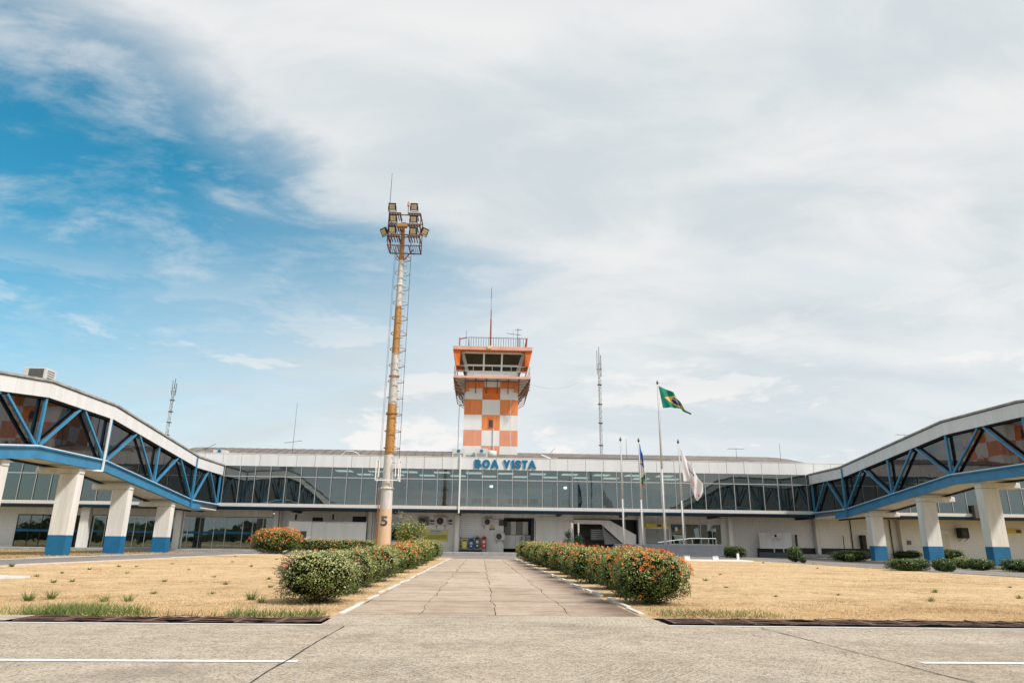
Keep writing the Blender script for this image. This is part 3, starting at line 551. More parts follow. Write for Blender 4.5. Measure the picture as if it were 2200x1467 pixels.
TB('rear_wall', M['offwhite'], XA, XB, 84.9, 85.2, 0, 7.9)
TB('roof_gutter', M['benchgrey'], F(1200, 985, 64)[0], F(1442, 990, 64)[0], 64, 64.3, 8.02, F(1300, 984, 64)[1])
TB('downpipe', M['white'], -1.99, -1.87, FY - .18, FY - .07, 3.3, 8.2)
# ---------------- ground floor wall, pieces placed where the photograph has them
def WP(name, m, a, b, y, d=.08, parent=None, z0=None, z1=None, bevel=0.0):      # box on the wall from two photo points
    x0, za = F(a[0], a[1], y); x1, zb = F(b[0], b[1], y)
    return TB(name, m, x0, x1, y, y + d, (zb if z0 is None else z0), (za if z1 is None else z1), parent, bevel)
TOP = 3.44
z2 = lambda a, b: (400 + a / 4.585, 920 + b / 4.585)
z3 = lambda a, b: (780 + a / 4.585, 920 + b / 4.585)
z4 = lambda a, b: (1100 + a / 4.585, 920 + b / 4.585)
z5 = lambda a, b: (1500 + a / 4.585, 920 + b / 4.585)
z1 = lambda a, b: (a / 3.057, 760 + b / 3.057)
z6 = lambda a, b: (1720 + a / 3.494, 820 + b / 3.494)
def WX(p, y=GY): return F(p, 1150, y)[0]
BZ = 0.155
def wall(px0, px1, m, z0=BZ, z1=TOP, y=GY, d=.2, name='wall_panel'): return TB(name, M[m], WX(px0, y), WX(px1, y), y, y + d, z0, z1)
wall(-330, 31, 'tile', z0=-.02)
zt = F(100, 1106.7, GY)[1]
# left glazed lounge, header above
TB('header_wall', M['offwhite'], WX(31), WX(194), GY, GY + .2, zt + .06, TOP)
TB('header_wall', M['cream'], WX(196), WX(584), GY - .3, GY - .1, F(450, 1111, GY - .3)[1] + .1, TOP)
def glazing(px_list, z0, z1, y, m='glass', frame='alu', fw=.05):
    for a, b in zip(px_list[:-1], px_list[1:]):
        x0, x1 = WX(a, y), WX(b, y); f = TB('window', M[frame], x0, x0 + fw, y - .04, y + .04, z0, z1)
        TB('pane', M[m], x0 + fw, x1, y - .01, y + .01, z0, z1)
    x1 = WX(px_list[-1], y); TB('window', M[frame], x1, x1 + fw, y - .04, y + .04, z0, z1)
    TB('window_head', M[frame], WX(px_list[0], y), x1, y - .045, y + .045, z1, z1 + .07); TB('window_sill', M[frame], WX(px_list[0], y), x1, y - .045, y + .045, z0 - .06, z0)
glazing([31, 59, 84, 117, 150], .22, zt, GY, 'glass', 'darkm')
glazing([196, 222, 245, 285, 310, 340, 371, 401, 426, 457, 482, 519, 540, 562, 584], .22, F(450, 1112, GY)[1], GY, 'glass', 'alu', .06)
TB('stripe', M['bluebase'], WX(31), WX(584), GY - .03, GY - .015, F(300, 1144, GY)[1], F(300, 1139, GY)[1])
# lounge interior
TB('lounge_back_wall', M['interior'], -45, WX(590), 70, 70.2, 0, 3.44); TB('lounge_floor', M['intfloor'], -45, WX(590), GY + .05, 70, .15, .17)
TB('lounge_ceiling', M['interior'], -45, WX(590), GY + .2, 70, 3.30, 3.40)
TB('room_divider', M['interior'], -45.2, -45, GY + .2, 70, 0, 3.4); TB('room_divider', M['interior'], WX(590), WX(590) + .15, GY + .2, 70, 0, 3.4)
for i, px in enumerate(range(210, 590, 36)):
    x = F(px, 1120, 65.5)[0]; TB('tube_light', M['lit'], x, x + .9, 65.5, 65.56, 3.24, 3.29)
for i, px in enumerate([405, 430, 470, 500, 545, 560, 240, 300]):
    x = F(px, 1160, 64.2)[0]; c = empty('lounge_chair', (x, 64.2 + .3 * (i % 2), .17), 'dark lounge chair standing behind the ground floor glass', 'chair', 'chairs in the ground floor lounge', rz=i * .9)
    box('seat', M['seat'], -.25, .25, -.25, .25, .42, .48, c, .02); box('backrest', M['seat'], -.25, .25, .2, .26, .5, .95, c, .02)
    for q in (-.2, .2):
        for w in (-.2, .2): box('leg', M['alu'], q - .02, q + .02, w - .02, w + .02, 0, .42, c)
# free standing columns carrying the slab
def column(px0, px1, side, y=60.6, d=.5, z0=BZ, z1=3.4):
    x0, x1 = WX(px0, y), WX(px1, y); TB('column', M['cream'], x0, x1, y, y + d, z0, z1, bevel=.01)
    if side: TB('drainpipe', M['cream'], x1 + .06, x1 + .16, y + .2, y + .3, z0, z1)
column(165, 184, False); column(371, 385, True); column(584, 594, True, 62.2); column(788.5, 797, True, 62.3); column(977, 986, False, 62.0, z0=-.01); column(1374, 1383, False, 62.2); column(1567, 1575.5, False, 62.0, z0=-.1)
column(1741 + 13, 1741 + 20, False, 62.4, z0=-.1); column(1936, 1943, False, 62.4, z0=-.1)
# tiled wall with the white billboard
wall(584, 838, 'tile')
WP('vent_opening', M['black'], z2(1245, 875), z2(1345, 918), GY - .03, .05)
WP('vent_opening', M['black'], z2(1640, 865), z2(1770, 925), GY - .03, .05)
for a in (1075, 1443): WP('wall_lamp_bracket', M['darkm'], z2(a, 845), z2(a + 8, 900), GY - .1, .09)
B = empty('blank_billboard', (0, 61.4, 0), 'long blank white rendered screen wall behind the dark hedge', 'wall')
x0, zt_ = F(*z2(1020, 918), 61.4); x1 = F(*z2(1245, 918), 61.4)[0]; x2 = F(*z2(1780, 925), 61.4)[0]
box('screen_face', M['white'], x0, x1, -.25, .0, 0, zt_, B, .01); box('screen_face', M['white'], x1 + .01, x2, -.12, .0, 0, zt_ - .02, B, .01)
xa, za = F(*z2(1055, 1010), 61.1); xb = F(*z2(1185, 1010), 61.1)[0]; box('meter_door', M['shade'], xa, xb, -.28, -.252, 0.1, za, B)
box('coping', M['white'], x0 - .03, x2 + .02, -.28, .03, zt_, zt_ + .04, B)
WP('green_panel', M['green'], z2(1752, 938), z2(1778, 1056), 61.6, .05)
# window by the mast, air conditioners, notice
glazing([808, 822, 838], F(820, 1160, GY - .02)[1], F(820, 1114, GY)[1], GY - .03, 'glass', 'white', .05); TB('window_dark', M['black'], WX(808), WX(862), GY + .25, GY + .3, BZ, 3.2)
WP('window_lintel', M['white'], z3(265, 886), z3(378, 900), GY - .04, .1)
glazing([840, 862], F(820, 1160, GY - .02)[1], F(820, 1116, GY)[1], GY - .03, 'glass', 'white', .04)
wall(862, 980, 'tile'); TB('header_wall', M['tile'], WX(838), WX(862), GY, GY + .2, F(850, 1116, GY)[1], TOP); TB('under_window', M['tile'], WX(838), WX(862), GY, GY + .2, BZ, F(820, 1162, GY)[1])
def ac(a, b, y, label, m='acwhite', d=.38, fanx=.42):
    x0, zt_ = F(*a, y); x1, zb = F(*b, y); w, h = x1 - x0, zt_ - zb
    e_ = empty('condenser_unit', (x0, y, zb), label, 'air conditioner'); box('casing', M[m], 0, w, -d, 0, 0, h, e_, .02)
    R_ = min(w * .36, h * .42); cx_ = w * fanx; mb = MB().tube((cx_, -d - .006, h / 2), (cx_, -d + .01, h / 2), R_, R_, 20); mb.build('fan_opening', M['black'], e_)
    g_ = MB()
    for rr in (R_ * .98, R_ * .66, R_ * .33):
        for i in range(20): a0, a1 = i * math.pi / 10, (i + 1) * math.pi / 10; g_.bar((cx_ + math.cos(a0) * rr, -d - .02, h / 2 + math.sin(a0) * rr), (cx_ + math.cos(a1) * rr, -d - .02, h / 2 + math.sin(a1) * rr), .012, .012, (0, 1, 0))
    for i in range(4): a0 = i * math.pi / 4; g_.bar((cx_ - math.cos(a0) * R_, -d - .02, h / 2 - math.sin(a0) * R_), (cx_ + math.cos(a0) * R_, -d - .02, h / 2 + math.sin(a0) * R_), .012, .012, (0, 1, 0))
    g_.build('fan_grille', M['acgrey'], e_)
    for q in (.12 * w, .85 * w): MB().bar((q, -d, -.04), (q, 0, -.04), .04).bar((q, -d + .05, -.04), (q, 0, -.3), .03).build('bracket', M['darkm'], e_)
    return e_
ac(z3(545, 878), z3(645, 955), GY, 'grey condenser unit on the tiled wall, nearest the small tree', 'acgrey')
ac(z3(717, 872), z3(823, 955), GY, 'white condenser unit high on the tiled wall between two louvre vents')
ac(z3(1183, 887), z3(1278, 955), GY, 'white condenser unit high on the wall above the recycling bins')
ac(z3(1303, 1030), z3(1393, 1100), GY, 'white condenser unit low on the wall just right of the red bin', fanx=.38)
for a in (655, 835):
    x0, zt_ = F(*z3(a, 897), GY); x1, zb = F(*z3(a + 50, 950), GY); v_ = empty('louvre_vent', (x0, GY, zb), 'white framed louvre vent left of the higher white condenser' if a == 655 else 'white framed louvre vent beside the white column', 'vent'); w, h = x1 - x0, zt_ - zb
    box('frame', M['white'], 0, w, -.05, 0, 0, h, v_, .005); box('slot', M['black'], .06, w - .06, -.056, -.045, h * .58, h * .92, v_); box('slot', M['black'], .06, w - .06, -.056, -.045, h * .12, h * .34, v_)
def sign(name, m, a, b, y, label, rows, tm, cat='sign', d=.03):
    x0, zt_ = F(*a, y); x1, zb = F(*b, y); w, h = x1 - x0, zt_ - zb; s_ = empty(name, (x0, y, zb), label, cat)
    box('board', M[m], 0, w, -d, 0, 0, h, s_)
    for (u0, u1, v0, v1, mm_) in rows: box('print', M[mm_], w * u0, w * u1, -d - .006, -d - .001, h * v0, h * v1, s_)
    return s_, w, h
rows = [(.05, .95, .44, .52, 'letter2'), (.05, .95, .32, .40, 'letter2'), (.05, .95, .20, .28, 'letter2'), (.08, .6, .10, .16, 'letter2')]
M['pole'] = mat('pale_grey_pole_paint', (0.50, 0.50, 0.49), .5, .08, 3)
M['letter2'] = mat('olive_print', (0.20, 0.18, 0.06), .6, .05, 3); M['bluetxt'] = mat('blue_print', (0.15, .28, .42), .6, .05, 3)
M['yelpatch'] = mat('yellow_print_field', (0.60, 0.55, 0.08), .6, .05, 3)
sign('yellow_notice_board', 'paleyel', z3(592, 992), z3(838, 1112), GY - .02, 'large pale yellow notice board on the tiled wall beside the small tree', [(.03, .97, .12, .56, 'yelpatch')] + [(.3, .7, .82, .9, 'bluetxt'), (.2, .8, .70, .735, 'bluetxt'), (.33, .66, .63, .66, 'bluetxt')] + [], '', 'notice board')
s_, w, h = None, 0, 0
x0, zt_ = F(*z3(592, 992), GY - .06); x1, zb = F(*z3(838, 1112), GY - .06); nb = [o for o in C.objects if o.name == 'yellow_notice_board'][0]; w, h = x1 - x0, zt_ - zb
for k, v in enumerate((.50, .435, .37, .305, .24, .175)):
    xx = .05
    while xx < .93 - (k == 5) * .3:
        l_ = RNG.uniform(.03, .09); box('print', M['letter2'], w * xx, w * min(.95, xx + l_), -.042, -.037, h * v, h * (v + .032), nb); xx += l_ + .012
# ribbed wall, bins, small notice
wall(986, 1036, 'siding', z0=BZ); wall(1036, 1082, 'white', z0=.0)
TB('wall_base', M['shade'], WX(986), WX(1036), GY - .03, GY - .005, 0, .3)
sign('door_notice', 'offwhite', z3(1238, 970), z3(1302, 1006), GY - .02, 'small white and green notice on the wall above the red bin', [(.1, .45, .1, .7, 'shade'), (.5, .95, .2, .7, 'green'), (0, 1, .85, 1, 'yellow')], '')
WP('switch_box', M['shade'], z3(1340, 900), z3(1380, 958), GY - .15, .14); WP('cable_box', M['black'], z3(1385, 905), z3(1420, 965), GY - .2, .19)
tp(MB().ring((0, 0, 0), .3, .012).build('cable_loop', M['darkm'], T)).location = (WX(1066), 2.85, 2.95)
for a, top, m_, lb in [(975, 1082, 'binyel', 'yellow'), (1040, 1082, 'binblue', 'blue'), (1101, 1058, 'bingreen', 'dark green'), (1166, 1058, 'red', 'red')]:
    y = 62.3; x0, zt_ = F(*z3(a, top), y); x1, zb = F(*z3(a + 50, 1182), y); w, h = x1 - x0, zt_ - zb
    b_ = empty('recycling_bin', (x0, y, zb), f'{lb} recycling bin in the rack against the ribbed wall', 'bin')
    MB().hexa([(w * .1, -.2, 0), (w * .9, -.2, 0), (w * .9, .15, 0), (w * .1, .15, 0), (0, -.26, h * .72), (w, -.26, h * .72), (w, .18, h * .72), (0, .18, h * .72)]).build('bin_body', M[m_], b_, .03)
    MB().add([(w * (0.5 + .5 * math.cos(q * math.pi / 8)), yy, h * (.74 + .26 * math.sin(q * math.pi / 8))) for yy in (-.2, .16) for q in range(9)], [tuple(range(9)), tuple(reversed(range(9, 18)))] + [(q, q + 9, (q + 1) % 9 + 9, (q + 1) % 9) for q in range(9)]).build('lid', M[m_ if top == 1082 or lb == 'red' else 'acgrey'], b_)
    box('slot', M['black'], w * .15, w * .85, -.275, -.255, h * .76, h * .86, b_); box('label_plate', M['bandwhite'] if lb != 'yellow' else M['paleyel'], w * .25, w * .75, -.262, -.25, h * .42, h * .64, b_); box('label_plate', M['white'], w * .35, w * .65, -.25, -.235, h * .18, h * .28, b_)
rk = empty('bin_rack', (WX(990), 62.3, BZ), 'dark tubular rack holding the four recycling bins', 'rack'); wr_ = WX(1046, 62.3) - WX(991, 62.3)
for q in (0, wr_ * .5, wr_): box('post', M['darkm'], q - .02, q + .02, .2, .24, 0, 1.3, rk)
MB().box(0, wr_, .2, .24, .45, .5).box(0, wr_, .2, .24, 1.1, 1.15).build('crossbar', M['darkm'], rk)
# entrance recess with curtains and white counter panels
x0, x1 = WX(1082), WX(1148)
TB('recess_back', M['shade'], x0 - .3, x1 + .5, GY + 3, GY + 3.2, 0, TOP); TB('recess_head', M['cream'], x0, x1, GY, GY + .2, F(1110, 1112, GY)[1], TOP)
TB('recess_frame', M['navy'], x1 - .3, x1, GY - .02, GY + .2, 0, F(1110, 1112, GY)[1]); TB('recess_frame', M['navy'], x0, x1, GY - .01, GY + .15, F(1110, 1115, GY)[1], F(1110, 1112, GY)[1])
for k in range(4): TB('curtain', M['offwhite'] if k % 2 else M['grey'], x0 + .1 + k * .55, x0 + .6 + k * .55, GY + 1.0 + .04 * k, GY + 1.03 + .04 * k, F(1110, 1148, GY + 1)[1], F(1110, 1120, GY + 1)[1])
x = x0
while x < x1 - .3:
    TB('counter_panel', M['white'], x, min(x + 1.1, x1 - .3), GY + .8, GY + .86, F(1110, 1178, GY + .8)[1], F(1110, 1149, GY + .8)[1]); x += 1.12
tp(MB().tube((F(1125, 1160, GY + .4)[0], GY + .4, .3), (F(1125, 1160, GY + .4)[0], GY + .4, F(1120, 1151, GY)[1]), .22, .22, 14).build('steel_ashtray', M['steel'], T)); TB('turnstile_arm', M['darkm'], F(1130, 1160, GY + .3)[0], F(1143, 1160, GY + .3)[0], GY + .3, GY + .35, .75, .82)
# plain white panels
for a, b in ((1151, 1195), (1197, 1230)): wall(a, b, 'offwhite', z1=F(1180, 1118, GY)[1])
TB('panel_head', M['offwhite'], WX(1149), WX(1231), GY - .02, GY + .2, F(1180, 1117.5, GY)[1], TOP); TB('panel_strip', M['cream'], WX(1151), WX(1206), GY - .06, GY - .021, F(1180, 1116, GY)[1], F(1180, 1109, GY)[1])
for px in (1195.8, 1148.7, 1231.5): TB('panel_trim', M['white'], WX(px) - .04, WX(px) + .04, GY - .07, GY + .05, BZ, 3.42)
# stair: landing band, sloping balustrade, dark opening behind
TB('stairwell_back', M['shade'], WX(1231), WX(1376), GY + 2.6, GY + 2.8, 0, TOP); TB('stairwell_head', M['cream'], WX(1231), WX(1372), GY, GY + .2, F(1300, 1115, GY)[1], TOP)
pts = [F(*z4(a, b), 62.6) for a, b in [(610, 898), (960, 905), (1222, 1048), (1222, 1143), (1092, 1132), (880, 943), (610, 938)]]
tp(MB().prism(pts, 62.6, 62.75).build('stair_balustrade', M['offwhite'], T))
pts = [F(*z4(a, b), 63.2) for a, b in [(885, 950), (915, 1000), (1090, 1140), (915, 1140)]]; tp(MB().prism(pts, 63.2, 63.25).build('stair_soffit_wall', M['grey'], T))
WP('notice_panel', M['grey'], z4(775, 990), z4(905, 1100), 64.5, .05); WP('dark_screen', M['black'], z4(680, 1000), z4(770, 1062), 64.2, .05)
for k in range(5): WP('shelf_board', M['offwhite'], z4(775, 1000 + k * 20), z4(900, 1006 + k * 20), 64.4, .08)
WP('blue_post', M['bluebase'], z4(1229, 905), z4(1252, 1142), 62.9, .2)
wall(1383, 1440, 'offwhite'); WP('service_door', M['grey'], z4(1318, 988), z4(1550, 1142), GY - .03, .05)
s_, w, h = sign('yellow_wall_sign', 'yellow', z4(1310, 936), z4(1540, 976), GY - .35, 'long yellow hanging sign above the grey service door by the flagpoles', [(.5, .68, .15, .85, 'shade')], '', d=.12)
WP('white_plate', M['white'], z4(1360, 925), z4(1475, 934), GY - .35, .1); WP('white_plate', M['white'], z4(1360, 978), z4(1475, 988), GY - .35, .1)
s_, w, h = sign('exit_sign', 'green', z4(1405, 1010), z4(1431, 1027), GY - .05, 'small green exit sign on the grey service door', [(.2, .45, .2, .8, 'white')], '')
glazing([1441, 1472, 1505, 1530, 1549], F(1500, 1168, GY)[1], F(1500, 1126, GY)[1], GY - .02, 'glass', 'white', .05); TB('room_back', M['shade'], WX(1436), WX(1560), GY + 3, GY + 3.1, 0, TOP)
WP('curtain', M['offwhite'], z4(1860, 950), z4(1975, 1142), GY + .4, .05); TB('header_wall', M['cream'], WX(1440), WX(1550), GY, GY + .2, F(1500, 1124, GY)[1], TOP)
WP('paper_notice', M['white'], z4(1605, 970), z4(1632, 1010), GY - .06, .01); WP('paper_notice', M['white'], z4(1983, 983), z4(2010, 1016), GY - .06, .01)
wall(1549, 1567, 'offwhite', z0=-.1); wall(1566, 1748, 'tile', z0=-.25); wall(1758, 1858, 'tile', z0=-.25); wall(1858, 1935, 'tile', z0=-.3); wall(1943, 2560, 'tile', z0=-.3)
TB('under_window', M['offwhite'], WX(1440), WX(1550), GY, GY + .2, 0, F(1500, 1169, GY)[1]); TB('room_divider', M['interior'], WX(1440) - .1, WX(1440), GY + .2, GY + 3, 0, 3.4)
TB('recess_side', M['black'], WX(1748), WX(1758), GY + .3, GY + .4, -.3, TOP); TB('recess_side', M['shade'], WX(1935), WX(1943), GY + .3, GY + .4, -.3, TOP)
# loading bay: curved white screen, buffers, dark recess and concrete ledge
n = 10; xa, xb = WX(1630, 61.8), WX(1699, 61.8); zt_, zb = F(1660, 1144, 61.8)[1], F(1660, 1178, 61.8)[1]; v = []
for k in range(n + 1):
    u = k / n; yy = 61.7 + .5 * math.sin(u * math.pi); xx = xa + (xb - xa) * u
    v += [(xx, yy - 60, zb), (xx, yy - 60, zt_), (xx, yy - 59.92, zb), (xx, yy - 59.92, zt_)]
f_ = []
for k in range(n): q = 4 * k; f_ += [(q, q + 4, q + 5, q + 1), (q + 2, q + 3, q + 7, q + 6), (q + 1, q + 5, q + 7, q + 3), (q, q + 2, q + 6, q + 4)]
MB().add(v, f_ + [(0, 1, 3, 2), (4 * n, 4 * n + 2, 4 * n + 3, 4 * n + 1)]).build('curved_screen', M['offwhite'], T)
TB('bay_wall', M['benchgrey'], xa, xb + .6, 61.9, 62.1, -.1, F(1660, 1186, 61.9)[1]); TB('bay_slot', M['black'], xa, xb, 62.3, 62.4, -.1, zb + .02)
for px in (1660, 1680): TB('slot_divider', M['offwhite'], WX(px, 61.95), WX(px, 61.95) + .06, 61.92, 62.0, F(1660, 1186, 61.9)[1], zb)
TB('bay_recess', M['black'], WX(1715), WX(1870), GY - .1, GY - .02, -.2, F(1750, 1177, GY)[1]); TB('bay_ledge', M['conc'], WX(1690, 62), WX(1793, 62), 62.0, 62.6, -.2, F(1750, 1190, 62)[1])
for a, b, c, d in ((955, 985, 1045, 1172), (1427, 1447, 1055, 1192)): WP('buffer_post', M['darkm'], z5(a, c), z5(b, d), 62.6, .12)
WP('cabinet', M['black'], z5(1612, 1050), z5(1668, 1185), 62.3, .5)
sign('bay_notice', 'offwhite', z5(738, 1035), z5(822, 1076), 61.6, 'small white notice with a black emblem on the curved white screen', [(.1, .4, .15, .8, 'black'), (0, 1, .88, 1, 'paleyel'), (.5, .95, .2, .6, 'alu')], '')
for px in (1829, 1914): TB('downpipe', M['darkm'], WX(px, 62.9), WX(px, 62.9) + .05, 62.85, 62.95, -.1, 3.4)
WP('meter_box', M['offwhite'], z6(625, 1190), z6(668, 1243), GY - .15, .14); WP('meter_box', M['acgrey'], z6(806, 1190), z6(834, 1220), GY - .15, .14); WP('blocked_window', M['cream'], z6(1005, 1142), z6(1140, 1330), GY - .04, .05)
WP('conduit', M['darkm'], z6(632, 1243), z6(650, 1300), GY - .12, .1); WP('cable_tray', M['offwhite'], z6(1000, 1108), z6(1160, 1116), GY - .08, .07)
ac(z6(1163, 1095), z6(1232, 1172), GY - .3, 'black air conditioner on a wall bracket between the two right piers', 'black', .7)
sign('yellow_wall_sign', 'yellow', z6(1530, 1103), z6(1662, 1138), GY - .1, 'yellow wall sign at the right frame edge beyond the right boarding bridge', [(.65, .95, .15, .85, 'shade')], '')
# hanging cable box below the right upper glass
WP('air_handler', M['shade'], z6(1300, 925), z6(1350, 1022), FY - .5, .4)
# ---------------- BOA VISTA lettering
SG = empty('airport_sign', (0, FY - .12, 0), 'raised blue capital letters reading BOA VISTA on the white fascia', 'sign')
xL, zT = F(*z3(1100, 307), FY - .1); xR, zB = F(*z3(1704, 397), FY - .1); H_ = zT - zB
objs = []; xx = 0
for ch in 'BOA VISTA':
    if ch == ' ': xx += .36; continue
    cu = bpy.data.curves.new('letter', 'FONT'); cu.body = ch; cu.size = 1.0; cu.offset = 0.028; cu.extrude = 0.03
    o = bpy.data.objects.new('letter', cu); C.objects.link(o); bpy.context.view_layer.update()
    dg = bpy.context.evaluated_depsgraph_get(); me = bpy.data.meshes.new_from_object(o.evaluated_get(dg)); bpy.data.objects.remove(o)
    xs_ = [v.co.x for v in me.vertices]; ys_ = [v.co.y for v in me.vertices]; objs.append((ch, me, xx, min(xs_), max(xs_), min(ys_), max(ys_))); kern = -.03 if ch in 'OAV' else .05
    xx += max(xs_) - min(xs_) + .055 + (-.05 if ch == 'T' or (ch == 'V') else 0)
tw = xx - .05
SP = [(1098, 1166), (1175, 1251), (1257, 1338), (1381, 1451), (1464, 1487), (1497, 1556), (1564, 1622), (1624, 1706)]
for (ch, me, px_, a, b, c, d), (p0, p1) in zip(objs, SP):
    big = bmesh.new(); q0, q1 = F(*z3(p0, 350), FY - .1)[0], F(*z3(p1, 350), FY - .1)[0]; B_ = .045
    for k, (dx, dz) in enumerate(((-1, 0), (-.5, .012), (0, -.012), (.5, .010), (1, 0))):
        m2 = me.copy()
        for v in m2.vertices:
            v.co.x = (v.co.x - a) / (b - a) * (q1 - q0 - 2 * B_) + q0 + B_ + dx * B_; v.co.y = (v.co.y - c + dz) / (d - c) * H_ + zB; v.co.z *= 1 + k * .04
        big.from_mesh(m2); bpy.data.meshes.remove(m2)
    m3 = bpy.data.meshes.new('letter'); big.to_mesh(m3); big.free(); m3.materials.append(M['letter']); m3.transform(Matrix.Rotation(math.pi / 2, 4, 'X')); link('letter_' + ch.lower(), m3, SG)
# ---------------- things on the roof
def rooftop_ac(px0, px1, py0, py1, y, label, logo=True):
    x0, zt_ = F(px0, py0, y); x1, zb = F(px1, py1, y); w, h = x1 - x0, zt_ - zb; e_ = empty('rooftop_unit', (x0, y, zb), label, 'air conditioner')
    box('casing', M['acwhite'], 0, w, 0, w * .8, 0, h, e_, .02); box('side_grille', M['grey'], w * .12, w * .88, -.02, 0, h * .1, h * .45, e_)
    if logo: MB().tube((w * .5, -.03, h * .72), (w * .5, 0, h * .72), .16, .16, 16).build('emblem', M['letter'], e_)
rooftop_ac(972, 998, 963, 982, 66, 'grey rooftop air handling unit left of the tower foot'); rooftop_ac(1022, 1047, 963, 982, 66, 'grey rooftop air handling unit in front of the tower foot'); rooftop_ac(998.5, 1020, 971, 982, 66.3, 'low rooftop unit between the two taller ones', False)
o = MB().tube((F(1048, 975, 66)[0], 66.4, F(1048, 974, 66)[1]), (F(1067, 975, 66)[0], 66.4, F(1048, 974, 66)[1]), .42, .3, 14).build('roof_tank', M['acwhite'], smooth_=True, label='rounded pale vent housing beside the rooftop units', cat='vent')
rooftop_ac(458, 484, 966, 977, 63, 'low grey rooftop unit on the parapet beside the left boarding bridge')
def antenna(px, y, pt, pb, arms, label, r=.02, cat='antenna', tilt=0):
    x, zt_ = F(px, pt, y); zb = F(px, pb, y)[1]; e_ = empty('aerial', (x, y, zb), label, cat); MB().tube((0, 0, 0), (tilt, 0, zt_ - zb), r, r * .6, 6).build('mast', M['darkm'], e_)
    for (py, w, dz) in arms:
        z = F(px, py, y)[1] - zb; MB().bar((-w, 0, z - dz), (w, 0, z + dz), .025).build('boom', M['darkm'], e_)
        for k in range(7): q = -w + 2 * w * k / 6; MB().bar((q, -.35 + .03 * k, z - dz + 2 * dz * k / 6), (q, .35 - .03 * k, z - dz + 2 * dz * k / 6), .014).build('element', M['darkm'], e_)
antenna(639, 66, 864, 975, [(949, .8, .11)], 'tall thin aerial with a television antenna on the roof left of the floodlight mast')
antenna(1581, 68, 961, 985, [(964, .8, 0)], 'small television antenna on the roof right of the flags'); antenna(1674, 68, 952, 990, [], 'thin whip aerial on the far right end of the roof'); antenna(1345, 66, 942, 984, [], 'thin whip aerial on the roof just right of the lattice mast')
antenna(1943, 76, 933, 985, [(934, .9, 0)], 'small television antenna peeping over the right boarding bridge roof'); antenna(1186, 68, 966, 984, [(969, .3, .3)], 'small tilted television antenna on the roof beside the tower')
def bent(name, pts, y, r, label, cat, m='steel'):
    q = [F(a, b, y) for a, b in pts]; mb = MB()
    for a, b in zip(q[:-1], q[1:]): mb.tube((a[0], y, a[1]), (b[0], y, b[1]), r, r, 6)
    mb.build(name, M[m], label=label, cat=cat)
bent('roof_strut', [(435, 967), (464, 953)], 65, .02, 'fallen thin antenna boom on the roof beside the left boarding bridge', 'antenna', 'darkm')
bent('roof_cable', [(733, 977), (744, 968), (758, 969), (768, 973), (773, 978)], 64, .03, 'arched white cable on the roof left of the mast', 'cable', 'white')
bent('roof_light', [(1163, 977), (1183, 985)], 63, .06, 'small tilted floodlight arm on the roof above the lettering', 'lamp', 'white')
# ================================================================ CONTROL TOWER
CT = empty('control_tower', (0.73, 72.8, 7.5), 'orange and white chequered airport control tower with slanting cab windows', 'tower')
ox, oy, oz = 0.73, 72.8, 7.5
def cb(name, m, x0, x1, y0, y1, z0, z1, parent=None, bevel=0.0, **k):
    return box(name, M[m], x0 - ox, x1 - ox, y0 - oy, y1 - oy, z0 - oz, z1 - oz, parent or CT, bevel, **k)
def cv(p): return (p[0] - ox, p[1] - oy, p[2] - oz)
X0, X1, Y0, Y1 = -2.06, 3.52, 70.0, 75.6
cb('shaft_core', 'conc', X0 + .03, X1 - .03, Y0 + .03, Y1 - .03, 7.4, 16.8)
tw3 = (X1 - X0) / 3; rowz = [8.82, 10.42, 12.02, 13.62, 15.23, 16.83]
for r_ in range(-1, 5):
    za, zb_ = (rowz[r_], rowz[r_ + 1]) if r_ >= 0 else (7.4, 8.82)
    for c_ in range(3):
        # rows from the top: W O W / O W O / W O W / O W O / W O W
        orange = ((4 - r_) + c_) % 2 == 1
        mt_ = ('orangef' if r_ < 2 else 'orange' if r_ < 4 else 'orangedeep') if orange else 'towerwhite'  # top row's deeper orange carries the balcony's shade in its colour
        g_ = .006
        cb('cladding_panel', mt_, X0 + c_ * tw3 + g_, X0 + (c_ + 1) * tw3 - g_, Y0, Y0 + .03, za + g_, zb_ - g_)
        orange2 = ((4 - r_) + c_) % 2 == 1; mt2 = ('orangef' if r_ < 2 else 'orange') if orange2 else 'towerwhite'
        for xx0, xx1 in ((X0, X0 + .03), (X1 - .03, X1)): cb('cladding_panel', mt2, xx0, xx1, Y0 + .031 + c_ * 1.85, Y0 + .02 + (c_ + 1) * 1.85, za + g_, zb_ - g_)
cb('shaft_rib', 'towerwhite', X1 - tw3 * 1.0 + 1.1, X1 - tw3 + 1.14, Y0 - .02, Y0, 8, 16.8)
cx0, cz = F(1059.5, 912, 70); wf = cb('window', 'orangedeep', .44, 1.02, 69.985, 70.0, 12.25, 13.35); cb('pane', 'glassd', .52, .94, 69.975, 69.984, 12.32 - .0, 13.1).parent = CT
o = cb('pane_sill', 'grey', .52, .94, 69.95, 69.99, 12.27, 12.32)
cb('downpipe', 'towerwhite', .98, 1.05, 69.9, 69.98, 8, 12.2); cb('cable_conduit', 'shade', -2.6, -2.55, 70.2, 70.26, 8, 14.6); cb('cable_conduit', 'shade', -2.6, -2.06, 70.2, 70.26, 14.6, 14.66)
# collar under the cab
cb('collar', 'orange', -1.95, 0.0, 69.75, 70.0, 16.45, 17.10); cb('collar', 'towerwhite', 0.0, 1.62, 69.72, 70.0, 16.55, 17.10); cb('collar', 'orange', 1.62, 3.45, 69.75, 70.0, 16.45, 17.10)
cb('collar_leg', 'orange', -1.95, -1.6, 69.7, 69.99, 16.1, 16.45); cb('collar_leg', 'orange', 3.1, 3.45, 69.7, 69.99, 16.1, 16.45)
